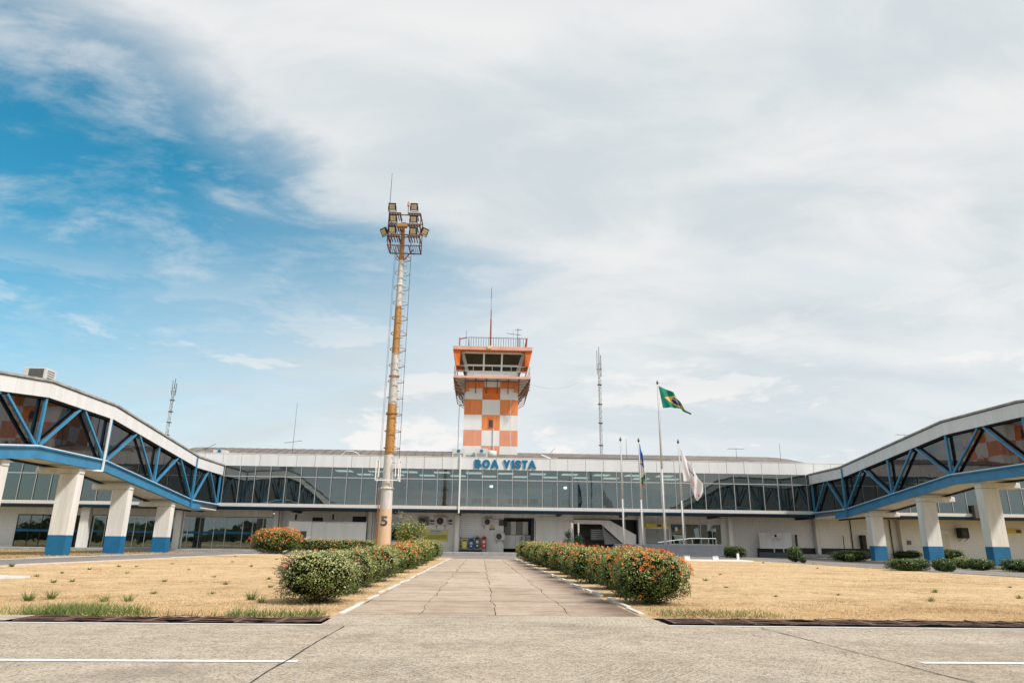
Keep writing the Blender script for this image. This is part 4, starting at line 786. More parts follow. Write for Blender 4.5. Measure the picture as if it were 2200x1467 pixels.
# balcony with brackets and rail
BX0, BX1, BY0, BY1 = -3.18, 4.69, 68.3, 77.3
cb('balcony_slab', 'towerwhite', BX0, BX1, BY0, BY1, 17.22, 17.34); cb('balcony_edge', 'roofpink', BX0 - .03, BX1 + .03, BY0 - .04, BY0, 17.10, 17.33)
for sx in (BX0 - .03, BX1): cb('balcony_edge', 'roofpink', sx, sx + .03, BY0, BY1, 17.10, 17.33)
for bx in (-2.0, -.92, .19, 1.33, 2.45, 3.55):
    MB().bar(cv((bx, 68.4, 17.12)), cv((bx, 70, 17.12)), .08).bar(cv((bx, 68.45, 17.1)), cv((bx, 69.98, 15.9)), .09).build('bracket', M['rustframe'], CT)
for sx, tx in ((X0, BX0), (X1, BX1)):
    for k in range(7):
        yy = 68.5 + k * 1.25; MB().bar(cv((tx, yy, 17.1)), cv((sx, max(yy, 70.05), 15.6)), .08).bar(cv((tx, yy, 17.1)), cv((tx + (sx - tx) * .15, yy + .1, 15.9)), .06).bar(cv((tx + (sx - tx) * .15, yy + .1, 15.9)), cv((sx, max(yy, 70.05), 15.3)), .06).build('side_strut', M['rustframe'], CT)
    for k in range(5): z = 17.1 - .28 * k; MB().bar(cv((tx, 68.4, z)), cv((tx + (sx - tx) * .95, 68.9, z - .25)), .05).build('side_lattice', M['rustframe'], CT)
def rail_loop(z0, h, x0, x1, y0, y1, m, nb, step):
    for k in range(nb): z = z0 + h * (k + 1) / nb; MB().bar(cv((x0, y0, z)), cv((x1, y0, z)), .045).bar(cv((x0, y0, z)), cv((x0, y1, z)), .045).bar(cv((x1, y0, z)), cv((x1, y1, z)), .045).build('rail', M[m], CT)
    me = MB().box(-.02, .02, -.02, .02, 0, h).mesh('baluster', M[m])
    x = x0
    while x <= x1 + .01: link('baluster', me, CT, loc=cv((x, y0, z0))); x += step
    y = y0 + step
    while y <= y1:
        for xx in (x0, x1): link('baluster', me, CT, loc=cv((xx, y, z0)))
        y += step
rail_loop(17.34, 1.05, BX0 + .03, BX1 - .03, BY0 + .05, BY1, 'alu', 2, 1.95)
# cab: white base, four leaning posts, glass between, roof slab with orange fins
cb('cab_base', 'towerwhite', -1.85, 3.4, 69.0, 76.0, 17.34, 17.92)
bl, br, tl_, tr_ = (-1.82, 69.0, 17.9), (3.38, 69.0, 17.9), (-2.38, 68.55, 19.95), (4.02, 68.55, 19.95)
BL, BR, TL, TR = (-1.82, 76.0, 17.9), (3.38, 76.0, 17.9), (-2.38, 76.45, 19.95), (4.02, 76.45, 19.95)
def quadpan(name, m, a, b, c, d, th=.02): 
    a, b, c, d = map(Vector, (a, b, c, d)); n_ = (b - a).cross(d - a).normalized() * th
    return MB().hexa([cv(a - n_), cv(b - n_), cv(b + n_), cv(a + n_), cv(d - n_), cv(c - n_), cv(c + n_), cv(d + n_)]).build(name, M[m], CT)
for A, B_, D, E_ in ((bl, br, tl_, tr_), (BL, bl, TL, tl_), (br, BR, tr_, TR)):
    A, B_, D, E_ = map(Vector, (A, B_, D, E_))
    for k in range(3):
        for v0, v1 in ((.05, .34), (.36, .92)):
            u0, u1 = k / 3 + .012, (k + 1) / 3 - .012
            P = lambda u, v: A.lerp(D, v) if u <= .02 else B_.lerp(E_, v) if u >= .98 else A.lerp(B_, .5 + (u - .5) * 1.07).lerp(D.lerp(E_, .5 + (u - .5) * .93 * .95), v)
            quadpan('cab_pane', 'glasscab', P(u0, v0), P(u1, v0), P(u1, v1), P(u0, v1), .01)
    for k in range(4):
        P0, P1 = (A.lerp(B_, k / 3), D.lerp(E_, k / 3)) if k in (0, 3) else (A.lerp(B_, .5 + (k / 3 - .5) * 1.07), D.lerp(E_, .5 + (k / 3 - .5) * .88)); w = .34 if k in (0, 3) else .17; MB().bar(cv(P0), cv(P1), w, .12, up=(0, 1, 0)).build('cab_post', M['towerwhite'], CT)
    for v, w in ((.0, .14), (.35, .10), (.96, .2)): MB().bar(cv(A.lerp(D, v)), cv(B_.lerp(E_, v)), .1, w).build('cab_rail', M['towerwhite'], CT)
cb('console', 'black', -1.5, 3.1, 69.5, 75.5, 17.9, 18.1)
for k in range(9): cb('equipment', 'acwhite' if k % 2 else 'acgrey', -1.4 + k * .5, -1.15 + k * .5, 69.35, 69.5, 17.95, 18.15 + .06 * (k % 3))
cb('roof_slab', 'roofpink', -3.33, 4.87, 67.8, 77.4, 19.98, 20.38, bevel=.02); cb('roof_soffit', 'orangedeep', -3.2, 4.75, 67.95, 77.2, 19.94, 19.979)
for sx, bx_ in ((-3.25, -2.95), (4.79, 4.45)):
    s_ = 1 if sx > 0 else -1
    for k in range(6):
        y = 68.0 + k * 1.5; quadpan('fin', 'orange', (sx, y, 19.94), (sx, y + 1.2, 19.94), (bx_, y + 1.2, 18.3), (bx_, y, 18.3), .04)
    quadpan('fin', 'orangedeep', (sx, 68.0, 19.94), (sx - s_ * .7, 68.0, 19.94), (bx_ - s_ * .35, 68.1, 18.4), (bx_, 68.0, 18.3), .03)
rail_loop(20.38, 1.15, -1.77, 4.3, 68.6, 76.8, 'darkm', 1, .26)
MB().tube(cv((.53, 70, 20.38)), cv((.53, 70, 24)), .10, .08, 8).build('antenna_base', M['obst'], CT)
for k in range(5): MB().tube(cv((.53, 70, 21.2 + k * 1.3)), cv((.53, 70, 22.5 + k * 1.3)), .085 - .012 * k, .075 - .012 * k, 8).build('antenna_section', M['obst'] if k % 2 == 0 else M['steel'], CT)
cb('antenna_box', 'paleyel', .2, .6, 67.7, 67.8, 20.1, 20.45)
MB().bar(cv((-2.7, 68.4, 20.4)), cv((-2.7, 68.4, 21.4)), .12).bar(cv((-2.7, 68.4, 21.25)), cv((-1.9, 68.4, 21.45)), .1).build('horn_light', M['obst'], CT); MB().tube(cv((-2.05, 69, 20.4)), cv((-2.05, 69, 22.4)), .025, .015, 6).build('whip', M['darkm'], CT)
MB().tube(cv((3.35, 69, 20.4)), cv((3.4, 69, 22.8)), .035, .03, 6).bar(cv((2.2, 69, 22.2)), cv((3.75, 69, 22.0)), .04).bar(cv((3.1, 69, 22.55)), cv((3.8, 69, 22.6)), .04).bar(cv((2.9, 69, 21.9)), cv((2.9, 69, 22.6)), .02).build('yagi', M['darkm'], CT)
MB().bar(cv((4.25, 68.4, 20.4)), cv((4.32, 68.4, 21.5)), .14).build('obstruction_lamp', M['obst'], CT); MB().tube(cv((3.55, 68.6, 20.4)), cv((3.55, 68.6, 21.6)), .05, .04, 6).build('lamp_stem', M['obst'], CT)
# ================================================================ BOARDING BRIDGES
def deck(Y):
    P = [(14, 3.2), (18, 3.2), (35.0, 5.27), (41.4, 5.27), (54.5, 3.80), (60.0, 3.74)]
    for (a, b), (c, d) in zip(P[:-1], P[1:]):
        if a <= Y <= c: return b + (d - b) * (Y - a) / (c - a)
    return P[0][1] if Y < 14 else P[-1][1]
def bridge(xi, s, label, ref):
    # xi: inner face x; s = +1 when the body lies to +x of the inner face
    R_ = empty('boarding_bridge', (xi, 38, 0), label, 'boarding bridge'); Wd = 2.3; o2 = lambda x, y, z: (s * x, y - 38, z)
    kn = [14, 18, 24.0, 28.6, 35.0, 41.4, 47.95, 54.5, 59.94]
    def long(name, m, x0, x1, zf0, zf1, seg=None, y0=14, y1=59.94, bevel=0):
        ks = [k for k in kn if y0 < k < y1]; ks = [y0] + ks + [y1]
        for a, b in zip(ks[:-1], ks[1:]):
            if seg:
                m_ = max(1, round((b - a) / seg))
                for i in range(m_):
                    p, q = a + (b - a) * i / m_, a + (b - a) * (i + 1) / m_; g_ = .006
                    pr(name, m, x0, x1, p + g_, q - g_, zf0, zf1)
            else: pr(name, m, x0, x1, a, b, zf0, zf1)
    def pr(name, m, x0, x1, a, b, d0, d1):
        za, zb = deck(a), deck(b)
        MB().hexa([o2(x0, a, za + d0), o2(x1, a, za + d0), o2(x1, b, zb + d0), o2(x0, b, zb + d0), o2(x0, a, za + d1), o2(x1, a, za + d1), o2(x1, b, zb + d1), o2(x0, b, zb + d1)]).build(name, M[m], R_)
    long('girder', 'blue', 0, .12, -.58, -.10, y1=56.2); long('girder_flange', 'blue', -.10, .14, -.10, -.03); long('girder_flange', 'blue', -.08, .14, -.64, -.585, y1=56.2); long('walkway_kerb', 'white', -.02, .12, -.028, .03)
    long('outer_girder', 'navy', Wd - .12, Wd, -.62, 0)  # near-black blue: this girder's shade is put into its colour
    long('deck_soffit', 'cream', .13, Wd - .13, -.5, -.4, seg=6.5); long('deck_floor', 'intfloor', .13, Wd - .13, -.395, .0)
    long('fascia_panel', 'fascia', -.06, 0.0, 2.42, 3.17, seg=1.3); long('fascia_core', 'seam', .002, .08, 2.42, 3.16); long('outer_fascia', 'fascia', Wd - .06, Wd, 2.42, 3.17, seg=6)
    long('roof_trim', 'darkm', -.09, Wd + .05, 3.175, 3.215); long('roof_deck', 'roofedge', -.13, Wd + .09, 3.218, 3.33)
    long('ceiling', 'interior', .10, Wd - .08, 2.44, 2.5); long('head_shadow_gap', 'soffit', .085, .14, 2.33, 2.42)
    if ref == 0: pass
    # glazing, set back behind the truss, butt jointed sheets
    for (a, b) in zip(kn[:-1], kn[1:]):
        m_ = max(1, round((b - a) / 1.6))
        for i in range(m_):
            p, q = a + (b - a) * i / m_, a + (b - a) * (i + 1) / m_
            pr('pane', 'glassd', .24, .26, p + .008, q - .008, .03, 2.36); pr('outer_pane', 'glassd', Wd - .10, Wd - .08, p + .008, q - .008, .03, 2.42)
    # truss: posts at the nodes, an inverted V in each bay
    def br(name, p, q, w=.125, m='blue'): MB().bar(o2(*p), o2(*q), w, .12, up=(1, 0, 0)).build(name, M[m], R_)
    nodes = [18, 24.0, 28.6, 35.0, 41.4, 47.95, 54.5, 59.75]
    for y in nodes: br('post', (.07, y, deck(y)), (.07, y, deck(y) + 2.42), .17)
    for a, b in zip(nodes[:-1], nodes[1:]):
        mid = (a + b) / 2 if b - a > 5 else (a + b) / 2
        mid += .05; zt_ = deck(mid) + 2.38
        br('diagonal', (.05, a + .18, deck(a) + .02), (.05, mid - .22, zt_)); br('diagonal', (.05, b - .18, deck(b) + .02), (.05, mid + .22, zt_))
        MB().bar(o2(.06, a, deck(a) + .06), o2(.06, a + .35, deck(a + .35) + .06), .1, .22, up=(0, 0, 1)).build('gusset', M['blue'], R_)
    MB().bar(o2(-.12, 54.1, deck(54.1) - .62), o2(-.12, 54.1, deck(54.1) + 3.1), .09).build('drain_pipe', M['blue'], R_)
    if s < 0: MB().bar(o2(-.12, 41.0, deck(41) - .65), o2(-.12, 41.0, deck(41) + 2.45), .09).bar(o2(-.12, 41.0, deck(41) - .65), o2(.1, 39.6, deck(41) - .7), .09).build('drain_pipe', M['white'], R_)
    # end wall and gangway head towards the stands (behind the picture edge, seen mirrored in the glass)
    MB().hexa([o2(0, 13.9, 2.6), o2(Wd, 13.9, 2.6), o2(Wd, 14, 2.6), o2(0, 14, 2.6), o2(0, 13.9, 6.4), o2(Wd, 13.9, 6.4), o2(Wd, 14, 6.4), o2(0, 14, 6.4)]).build('end_wall', M['fascia'], R_)
    for y in (26.8, 32.8, 39.1, 44.9, 51.3):
        z = deck(y + .35) - .66; p_ = empty('pier', (s * .12, y - 38, 0)); p_.parent = R_; x0, x1 = sorted((0, s * 1.0)); xm0, xm1 = sorted((s * -.04, s * 2.35))
        f_ = .03
        box('pier_base', M['bluebase'], x0, x1, 0, .62, -.1, 1.02, p_, .015); box('pier_shaft', M['cream'], x0 + .004, x1 - .004, .004, .616, 1.021, z - .34, p_, .015)
        MB().prism([(xm0, z - .34), (xm1, z - .34), (xm1 + (0 if s < 0 else 0), z), (xm0, z)], .02, .60).build('pier_cap', M['cream'], p_, .06)
    return R_
XL, XR = -22.1, 28.8
bl_ = bridge(XL, -1, 'left boarding bridge, blue steel truss with dark glass and stained roof edge', 0); br_ = bridge(XR, 1, 'right boarding bridge, blue steel truss with dark glass and pale grey fascia', 1)
# condenser on the left bridge roof
x0, zb = F(42, 808, 36.5); e_ = empty('condenser_unit', (XL - 1.9, 35.6, deck(36) + 3.33), 'large pale condenser unit standing on the left boarding bridge roof', 'air conditioner')
box('casing', M['acwhite'], 0, 1.15, 0, .9, 0, .78, e_, .02)
for k in range(7): MB().box(.32, 1.0, -.02, -.002, .10 + k * .09, .13 + k * .09).build('grille_bar', M['acgrey'], e_)
MB().box(.28, 1.04, -.006, -.001, .07, .73).build('grille_back', M['shade'], e_)
for k in range(5): MB().box(1.152, 1.16, .15, .75, .15 + k * .12, .19 + k * .12).build('side_slot', M['shade'], e_)
# ================================================================ FLOODLIGHT MAST
MX, MY = -4.64, 34.3
FM = empty('floodlight_mast', (MX, MY, 0), 'tall ochre and white banded floodlight mast marked 5 with a ladder cage', 'floodlight mast')
HX0_, HX1_ = -.72, .98
rad = lambda z: np.interp(z, [0, 1, 2.4, 5, 7.5, 12.8, 15.4, 17.4], [.335, .32, .295, .235, .225, .165, .14, .09])
for k in range(7):
    za, zb = [(0, 2.4), (2.4, 5.0), (5.0, 7.56), (7.56, 10.2), (10.2, 12.8), (12.8, 15.4), (15.4, 17.3)][k]; mb = MB(); n = 4
    for i in range(n): a, b = za + (zb - za) * i / n, za + (zb - za) * (i + 1) / n; mb.tube((0, 0, a), (0, 0, b), float(rad(a)), float(rad(b)), 14, False)
    mb.build('pole_section', M['ochrepale' if k == 0 else 'bandwhite' if k % 2 else 'ochre'], FM, smooth_=True)
for k, z in enumerate([5.35, 6.2, 7.05, 7.9, 8.75, 9.6, 10.45, 11.3, 12.15, 13.0, 13.85, 14.7, 15.55]):
    MB().ring((.10, .05, z), .40, .016, 22).build('cage_hoop', M['ochre'] if int((z - 5) / 2.6) % 2 == 0 and z > 5 else M['alu'], FM)
MB().bar((.50, 0, 4.2), (.50, 0, 15.7), .022).build('cage_rail', M['darkm'], FM)
for q in (.30, .42): MB().bar((q, -.3 + q * .4, 4.0), (q - .12, -.2 + q * .3, 15.9), .012).build('cage_rail', M['steel'], FM)
for k in range(30): z = 4.2 + k * .4; MB().bar((.2, -.22, z), (.34, -.22, z), .02).build('rung', M['darkm'], FM)
for q in (-.42, -.48): MB().bar((q, 0, 1.0), (q + .1, 0, 16.3), .012).build('guy_cable', M['darkm'], FM)
MB().bar((-.34, -.05, 0), (-.36, -.05, 2.4), .05).bar((-.36, -.05, 2.4), (-.33, -.05, 3.0), .04).bar((-.33, -.05, 3.0), (-.42, -.05, 3.4), .04).build('conduit', M['ochre'], FM)
mb = MB()
for sx in (-1, 1):
    for yy in (-.35, .35): mb.bar((sx * .33 + sx * .22, yy, 3.75), (sx * .33 + sx * .22, yy, 4.75), .05)
    mb.bar((sx * .55, -.35, 3.76), (sx * .55, .35, 3.76), .05).bar((sx * .55, -.35, 4.74), (sx * .55, .35, 4.74), .05)
    mb.bar((sx * .40, -.35, 3.9), (sx * .40, -.35, 4.75), .04)
mb.bar((-.55, -.35, 3.76), (.55, -.35, 3.76), .05).build('ladder_guard', M['white'], FM)
for z in (3.4, 7.1, 9.0, 14.0): MB().ring((0, 0, z), float(rad(z)) + .03, .03, 16).build('clamp_band', M['white'] if z < 4 or z > 12 else M['ochre'], FM)
for z in (16.62, 17.27, 17.92):
    for xx in (HX0_ + .02, HX1_ - .62):
        mb = MB()
        for k in range(5): mb.bar((xx + k * .14, -.62, z), (xx + k * .14, .3, z), .05, .03)
        mb.bar((xx - .05, -.62, z), (xx + .62, -.62, z), .07).build('lamp_shelf', M['rustframe'], FM)
# painted 5
cu = bpy.data.curves.new('numeral', 'FONT'); cu.body = '5'; cu.size = .62; cu.offset = .012; cu.extrude = .004; o = bpy.data.objects.new('numeral', cu); C.objects.link(o); bpy.context.view_layer.update()
me = bpy.data.meshes.new_from_object(o.evaluated_get(bpy.context.evaluated_depsgraph_get())); bpy.data.objects.remove(o); bm = bmesh.new(); bm.from_mesh(me); bmesh.ops.subdivide_edges(bm, edges=bm.edges, cuts=2); bm.to_mesh(me); bm.free()
cxm = (min(v.co.x for v in me.vertices) + max(v.co.x for v in me.vertices)) / 2
for v in me.vertices: a = (v.co.x - cxm) * 1.25 / .30; zz = v.co.y; r_ = float(rad(1.85)) + .012 + v.co.z; v.co = Vector((math.sin(a - .05) * r_, -math.cos(a - .05) * r_, zz))
me.materials.clear(); me.materials.append(M['shade']); link('numeral', me, FM, loc=(0, 0, 1.63))
# head frame
FX = lambda px, py: (F(px, py, MY - .5)[0] - MX, F(px, py, MY - .5)[1])
HX0, HX1, HY0, HY1 = -.72, .98, -.55, .55
for z in (16.06, 16.55, 17.2, 17.85):
    x0_ = HX0 + .0; mb = MB()
    for yy in (HY0, HY1): mb.bar((HX0, yy, z), (HX1, yy, z), .05)
    for xx in (HX0, HX1): mb.bar((xx, HY0, z), (xx, HY1, z), .05)
    mb.bar((HX0 + .55, HY0, z), (HX0 + .55, HY1, z), .03).bar((HX1 - .55, HY0, z), (HX1 - .55, HY1, z), .03).build('frame_ring', M['rustframe'], FM)
for xx in (HX0, HX1):
    for yy in (HY0, HY1): MB().bar((xx, yy, 16.06), (xx, yy, 17.9), .05).build('frame_post', M['rustframe'], FM)
for z in (16.1, 17.2):
    for xx in (HX0 + .05, HX1 - .6):
        for k in range(6): MB().bar((xx + k * .11, HY0, z), (xx + k * .11, HY1, z), .025).build('deck_bar', M['rustframe'], FM)
for sx in (-.45, .6): MB().bar((sx, 0, 16.06), (sx * .15, 0, 15.4), .05).build('frame_brace', M['rustframe'], FM)
MB().ring((.05, 0, 17.55), .2, .02, 14, a0=math.pi, a1=2 * math.pi).build('cable_hook', M['rustframe'], FM); box('junction_box', M['ochre'], .0 - .28, .28, -.7, -.45, 17.1, 17.3, FM, .02)
lamps = [(262, 395, 0), (459, 397, 0), (270, 498, 0), (453, 507, 0), (261, 601, 0), (450, 615, 0), (184, 620, -1), (557, 620, 1)]
for (a, b, sd) in lamps:
    px, py = 780 + a / 4.19, 350 + b / 4.19; yy = MY - .72 if sd == 0 else MY - .1; x, z = F(px, py, yy)
    l_ = empty('floodlight', (x - MX, yy - MY, z)); l_.parent = FM; l_.rotation_euler = (math.radians(28), math.radians(8 * sd), math.radians(35 * sd))
    box('housing', M['black'], -.20, .20, 0, .14, -.20, .20, l_, .02)
    for k in range(2): 
        for q in range(2): box('lens', M['lamp'], -.14 + k * .145, -.005 + k * .145, -.012, -.001, -.12 + q * .13, .0 + q * .13, l_)
    box('hood', M['alu'], -.17, .17, -.03, -.002, -.185, -.15, l_); MB().bar((-.21, .06, -.25), (-.21, .06, .02), .03).bar((.21, .06, -.25), (.21, .06, .02), .03).bar((-.21, .06, -.25), (.21, .06, -.25), .03).build('yoke', M['darkm'], l_)
x, z = F(878, 438, MY); MB().tube((x - MX, 0, z - .7), (x - MX, 0, z - .15), .02, .02, 6).build('beacon_stem', M['darkm'], FM); MB().tube((x - MX, 0, z - .15), (x - MX, 0, z + .1), .07, .055, 10).build('beacon', M['orange'], FM)
x, z = F(842, 372, MY - .5); x2, z2_ = F(836, 455, MY - .5); MB().tube((x2 - MX, -.5, 16.3), (x - MX + .02, -.5, z), .028, .012, 6).build('lightning_rod', M['darkm'], FM)
# ================================================================ LATTICE MASTS
def lattice(px, y, pt, pb, w, label, n=16, lean=0):
    x, zt_ = F(px, pt, y); xb, zb = F(px, pb, y); zb -= 2; xb = F(px, pb, y)[0]; e_ = empty('lattice_mast', (xb, y, zb), label, 'radio mast'); h = zt_ - zb; t0 = h * .86
    pts = [(-w, -w * .6), (w, -w * .6), (0, w)]
    for a, b in pts: MB().bar((a, b, 0), (a, b, t0), .04).build('leg', M['steel'], e_)
    for k in range(n):
        za, zb_ = t0 * k / n, t0 * (k + 1) / n; mb = MB()
        for i in range(3): a, b = pts[i], pts[(i + 1) % 3]; mb.bar((a[0], a[1], za), (b[0], b[1], zb_), .035).bar((a[0], a[1], zb_), (b[0], b[1], zb_), .035)
        mb.build('bracing', M['steel' if (k // 3) % 2 else 'obst'] if 'left' in label else M['steel'], e_)
    for k, z in enumerate((.25, .45, .62, .8)): MB().box(-w * 1.6, w * 1.6, -w, w, t0 * z, t0 * z + .1).build('collar', M['darkm'], e_)
    MB().tube((0, 0, t0), (0, 0, h), .06, .03, 6).bar((-w * 2.2, 0, t0 * .95), (w * 2.2, 0, t0 * .95), .05).tube((-w * 1.6, 0, t0 * .9), (-w * 1.6, 0, h * .97), .035, .035, 6).tube((w * 1.4, 0, t0 * .88), (w * 1.4, 0, h * .93), .045, .045, 6).build('top_aerial', M['darkm'], e_)
    return e_
e_ = lattice(1288, 88, 745, 985, .17, 'tall grey lattice radio mast rising behind the roof right of the tower', 18); e_.location.x += .25
lattice(358, 100, 812, 940, .19, 'distant red and grey lattice radio mast behind the left boarding bridge', 10)
# slack wire from tower to mast
q = []; A = Vector((4.7, 70, 17)); Bp = Vector((F(1284, 790, 88)[0], 88, F(1284, 790, 88)[1])); mb = MB()
for i in range(17): u = i / 16; q.append(A.lerp(Bp, u) - Vector((0, 0, 2.6 * 4 * u * (1 - u) * .55)))
for a, b in zip(q[:-1], q[1:]): mb.tube(a, b, .012, .012, 4, False)
mb.build('overhead_wire', M['steel'], label='slack wire hanging between the control tower and the lattice mast', cat='wire')
# ================================================================ PLINTH WALL, FLAGPOLES, FLAGS
PY = 44.0
pw = empty('flag_plinth', (11.8, PY, 0), 'slate grey wall on white feet in front of the flagpoles', 'wall')
xa, zt_ = F(*z4(1010, 1136), PY); xb, zb = F(*z4(2088, 1254), PY); zt2 = F(*z4(2080, 1150), PY)[1]
box('wall_face', M['benchgrey'], xa - 11.8, xb - 11.8, 0, .35, zb, zt2, pw, .015)
for px in (1256, 1340, 1477, 1538): x = F(px, 1195, PY)[0]; box('foot', M['white'], x - 11.8 - .17, x - 11.8 + .17, .05, .3, 0, zb, pw)
box('base_slab', M['white'], xa - 11.8 - .2, F(*z5(520, 1300), 43.5)[0] - 11.8, -.9, 1.8, -.02, .05, pw, .01)
x = F(*z5(390, 1270), 43.6)[0]; MB().box(x - 11.8 - .06, x - 11.8 + .06, -.5, -.38, .05, .46).build('stub_post', M['white'], pw)
def pole(px, pt, pb, y, label, r=.05, bulb=True):
    x, zt_ = F(px, pt, y); xb = F(px + (pb - pt) * .033 * 0, pt, y)[0]; e_ = empty('flagpole', (x, y, 0), label, 'flagpole', 'flagpoles behind the slate grey wall')
    MB().tube((0, 0, 0), (0, 0, zt_ * .5), r * 1.15, r, 10).build('lower_pole', M['pole'], e_, smooth_=True); MB().tube((0, 0, zt_ * .5), (0, 0, zt_), r, r * .62, 10).build('upper_pole', M['pole'], e_, smooth_=True)
    MB().tube((0, 0, zt_), (0, 0, zt_ + .1), .03, .09, 8).tube((0, 0, zt_ + .1), (0, 0, zt_ + .3), .09, .015, 8).build('finial', M['shade'], e_)
    MB().tube((.12, -.05, .3), (.06, 0, zt_ - .1), .01, .008, 4).build('halyard', M['alu'], e_); MB().tube((0, 0, 0), (0, 0, .5), .11, .10, 10).build('pole_base', M['white'], e_)
    return x, zt_
FP_Y = 44.9
pole(1333, 948, 1167, FP_Y, 'bare flagpole without a flag, leftmost of the four'); pole(1372, 950, 1168, FP_Y, 'flagpole carrying the drooping blue, white and green flag')
pole(1412.5, 826, 1168, FP_Y, 'tallest flagpole, carrying the green and yellow flag', .06); pole(1457, 953, 1168, FP_Y, 'flagpole carrying the white flag, rightmost of the four')
def flagmat(name, fn):
    m = bpy.data.materials.new(name); m.use_nodes = True; t = m.node_tree; p = t.nodes['Principled BSDF']; p.inputs['Roughness'].default_value = .7
    uv = N(t, 'ShaderNodeUVMap', uv_map='UV').outputs[0]; s = N(t, 'ShaderNodeSeparateXYZ'); L(t, uv, s.inputs[0]); c = fn(t, s.outputs[0], s.outputs[1]); L(t, c, p.inputs['Base Color'])
    tl = N(t, 'ShaderNodeBsdfTranslucent'); L(t, c, tl.inputs[0]); mx_ = N(t, 'ShaderNodeMixShader', i={0: .35}); L(t, p.outputs[0], mx_.inputs[1]); L(t, tl.outputs[0], mx_.inputs[2]); L(t, mx_.outputs[0], t.nodes['Material Output'].inputs[0]); return m
def absd(t, a, c): return math_(t, 'ABSOLUTE', math_(t, 'SUBTRACT', a, c))
def f_br(t, u, v):
    d = math_(t, 'ADD', math_(t, 'DIVIDE', absd(t, u, .5), .41), math_(t, 'DIVIDE', absd(t, v, .5), .38)); c = mixc(t, math_(t, 'LESS_THAN', d, 1), (.0, .27, .18), (.78, .58, .12))
    r = math_(t, 'SQRT', math_(t, 'ADD', math_(t, 'POWER', math_(t, 'MULTIPLY', absd(t, u, .5), 1.43), 2), math_(t, 'POWER', absd(t, v, .5), 2))); disc = math_(t, 'LESS_THAN', r, .25)
    c = mixc(t, disc, c, (.02, .03, .20)); bd = math_(t, 'LESS_THAN', absd(t, math_(t, 'ADD', v, math_(t, 'MULTIPLY', math_(t, 'SUBTRACT', u, .5), .35)), .52), .022); return mixc(t, math_(t, 'MULTIPLY', bd, disc), c, (.7, .7, .7))
def f_rr(t, u, v):
    c = mixc(t, math_(t, 'GREATER_THAN', v, .52), (.72, .72, .72), (.015, .16, .55)); c = mixc(t, math_(t, 'LESS_THAN', v, .22), c, (.01, .28, .14)); c = mixc(t, math_(t, 'LESS_THAN', v, .05), c, (.7, .08, .04))
    d = math_(t, 'ADD', math_(t, 'MULTIPLY', absd(t, u, .15), 1), math_(t, 'MULTIPLY', absd(t, v, .60), 4)); return mixc(t, math_(t, 'LESS_THAN', d, .22), c, (.75, .6, .05))
def f_wh(t, u, v):
    c = (.78, .76, .78); a = math_(t, 'MULTIPLY', math_(t, 'LESS_THAN', absd(t, u, .42), .10), math_(t, 'LESS_THAN', absd(t, v, .70), .022)); b = math_(t, 'MULTIPLY', math_(t, 'LESS_THAN', absd(t, u, .52), .025), math_(t, 'LESS_THAN', absd(t, v, .725), .045))
    c = mixc(t, math_(t, 'MAXIMUM', a, b), c, (.02, .03, .25)); d = math_(t, 'ADD', math_(t, 'POWER', math_(t, 'MULTIPLY', absd(t, u, .92), 1), 2), math_(t, 'POWER', absd(t, v, .33), 2)); c = mixc(t, math_(t, 'LESS_THAN', d, .0016), c, (.75, .03, .03))
    d = math_(t, 'ADD', math_(t, 'POWER', math_(t, 'MULTIPLY', absd(t, u, .55), .5), 2), math_(t, 'POWER', absd(t, v, .34), 2)); return mixc(t, math_(t, 'MULTIPLY', math_(t, 'LESS_THAN', d, .006), .35), c, (.7, .2, .25))
def flag(name, y, top, bot, mfn, label, depth, nu=40, nv=24, rip=.10, fr=3.0):
    def curve(pts, u): 
        L_ = [0]; 
        for a, b in zip(pts[:-1], pts[1:]): L_.append(L_[-1] + math.hypot(a[0] - b[0], a[1] - b[1]))
        w = u * L_[-1]; return np.interp(w, L_, [p[0] for p in pts]), np.interp(w, L_, [p[1] for p in pts])
    vs = []; uvs = []
    for j in range(nv + 1):
        for i in range(nu + 1):
            u, v = i / nu, j / nv; a = curve(top, u); b = curve(bot, u); px = a[0] + (b[0] - a[0]) * (1 - v); py = a[1] + (b[1] - a[1]) * (1 - v)
            yy = y + u * depth + rip * min(1, u * 3 + .1) * math.sin(fr * 2 * math.pi * (u + .25 * v)) ; x, z = F(px, py, y); vs.append((x, yy, z)); uvs.append((u, v))
    fs = [(j * (nu + 1) + i, j * (nu + 1) + i + 1, (j + 1) * (nu + 1) + i + 1, (j + 1) * (nu + 1) + i) for j in range(nv) for i in range(nu)]
    me = bpy.data.meshes.new(name); me.from_pydata(vs, [], fs); l = me.uv_layers.new(name='UV')
    for p in me.polygons:
        for li in p.loop_indices: l.data[li].uv = uvs[me.loops[li].vertex_index]
    me.materials.append(mfn); me.polygons.foreach_set('use_smooth', [True] * len(me.polygons)); o = bpy.data.objects.new(name, me); C.objects.link(o); s_ = o.modifiers.new('cloth', 'SOLIDIFY'); s_.thickness = .008
    return tag(o, label, 'flag')
k4 = lambda a, b: (1220 + a / 2.876, 720 + b / 2.876)
flag('flag', FP_Y, [k4(560, 313), k4(600, 328), k4(655, 352), k4(690, 400), k4(722, 445), k4(745, 465), k4(770, 481)], [k4(588, 449), k4(640, 445), k4(680, 447), k4(705, 455), k4(730, 470), k4(750, 482), k4(769, 485)], flagmat('brazil_flag', f_br), 'green flag with yellow diamond and blue disc flying from the tallest pole', .3)
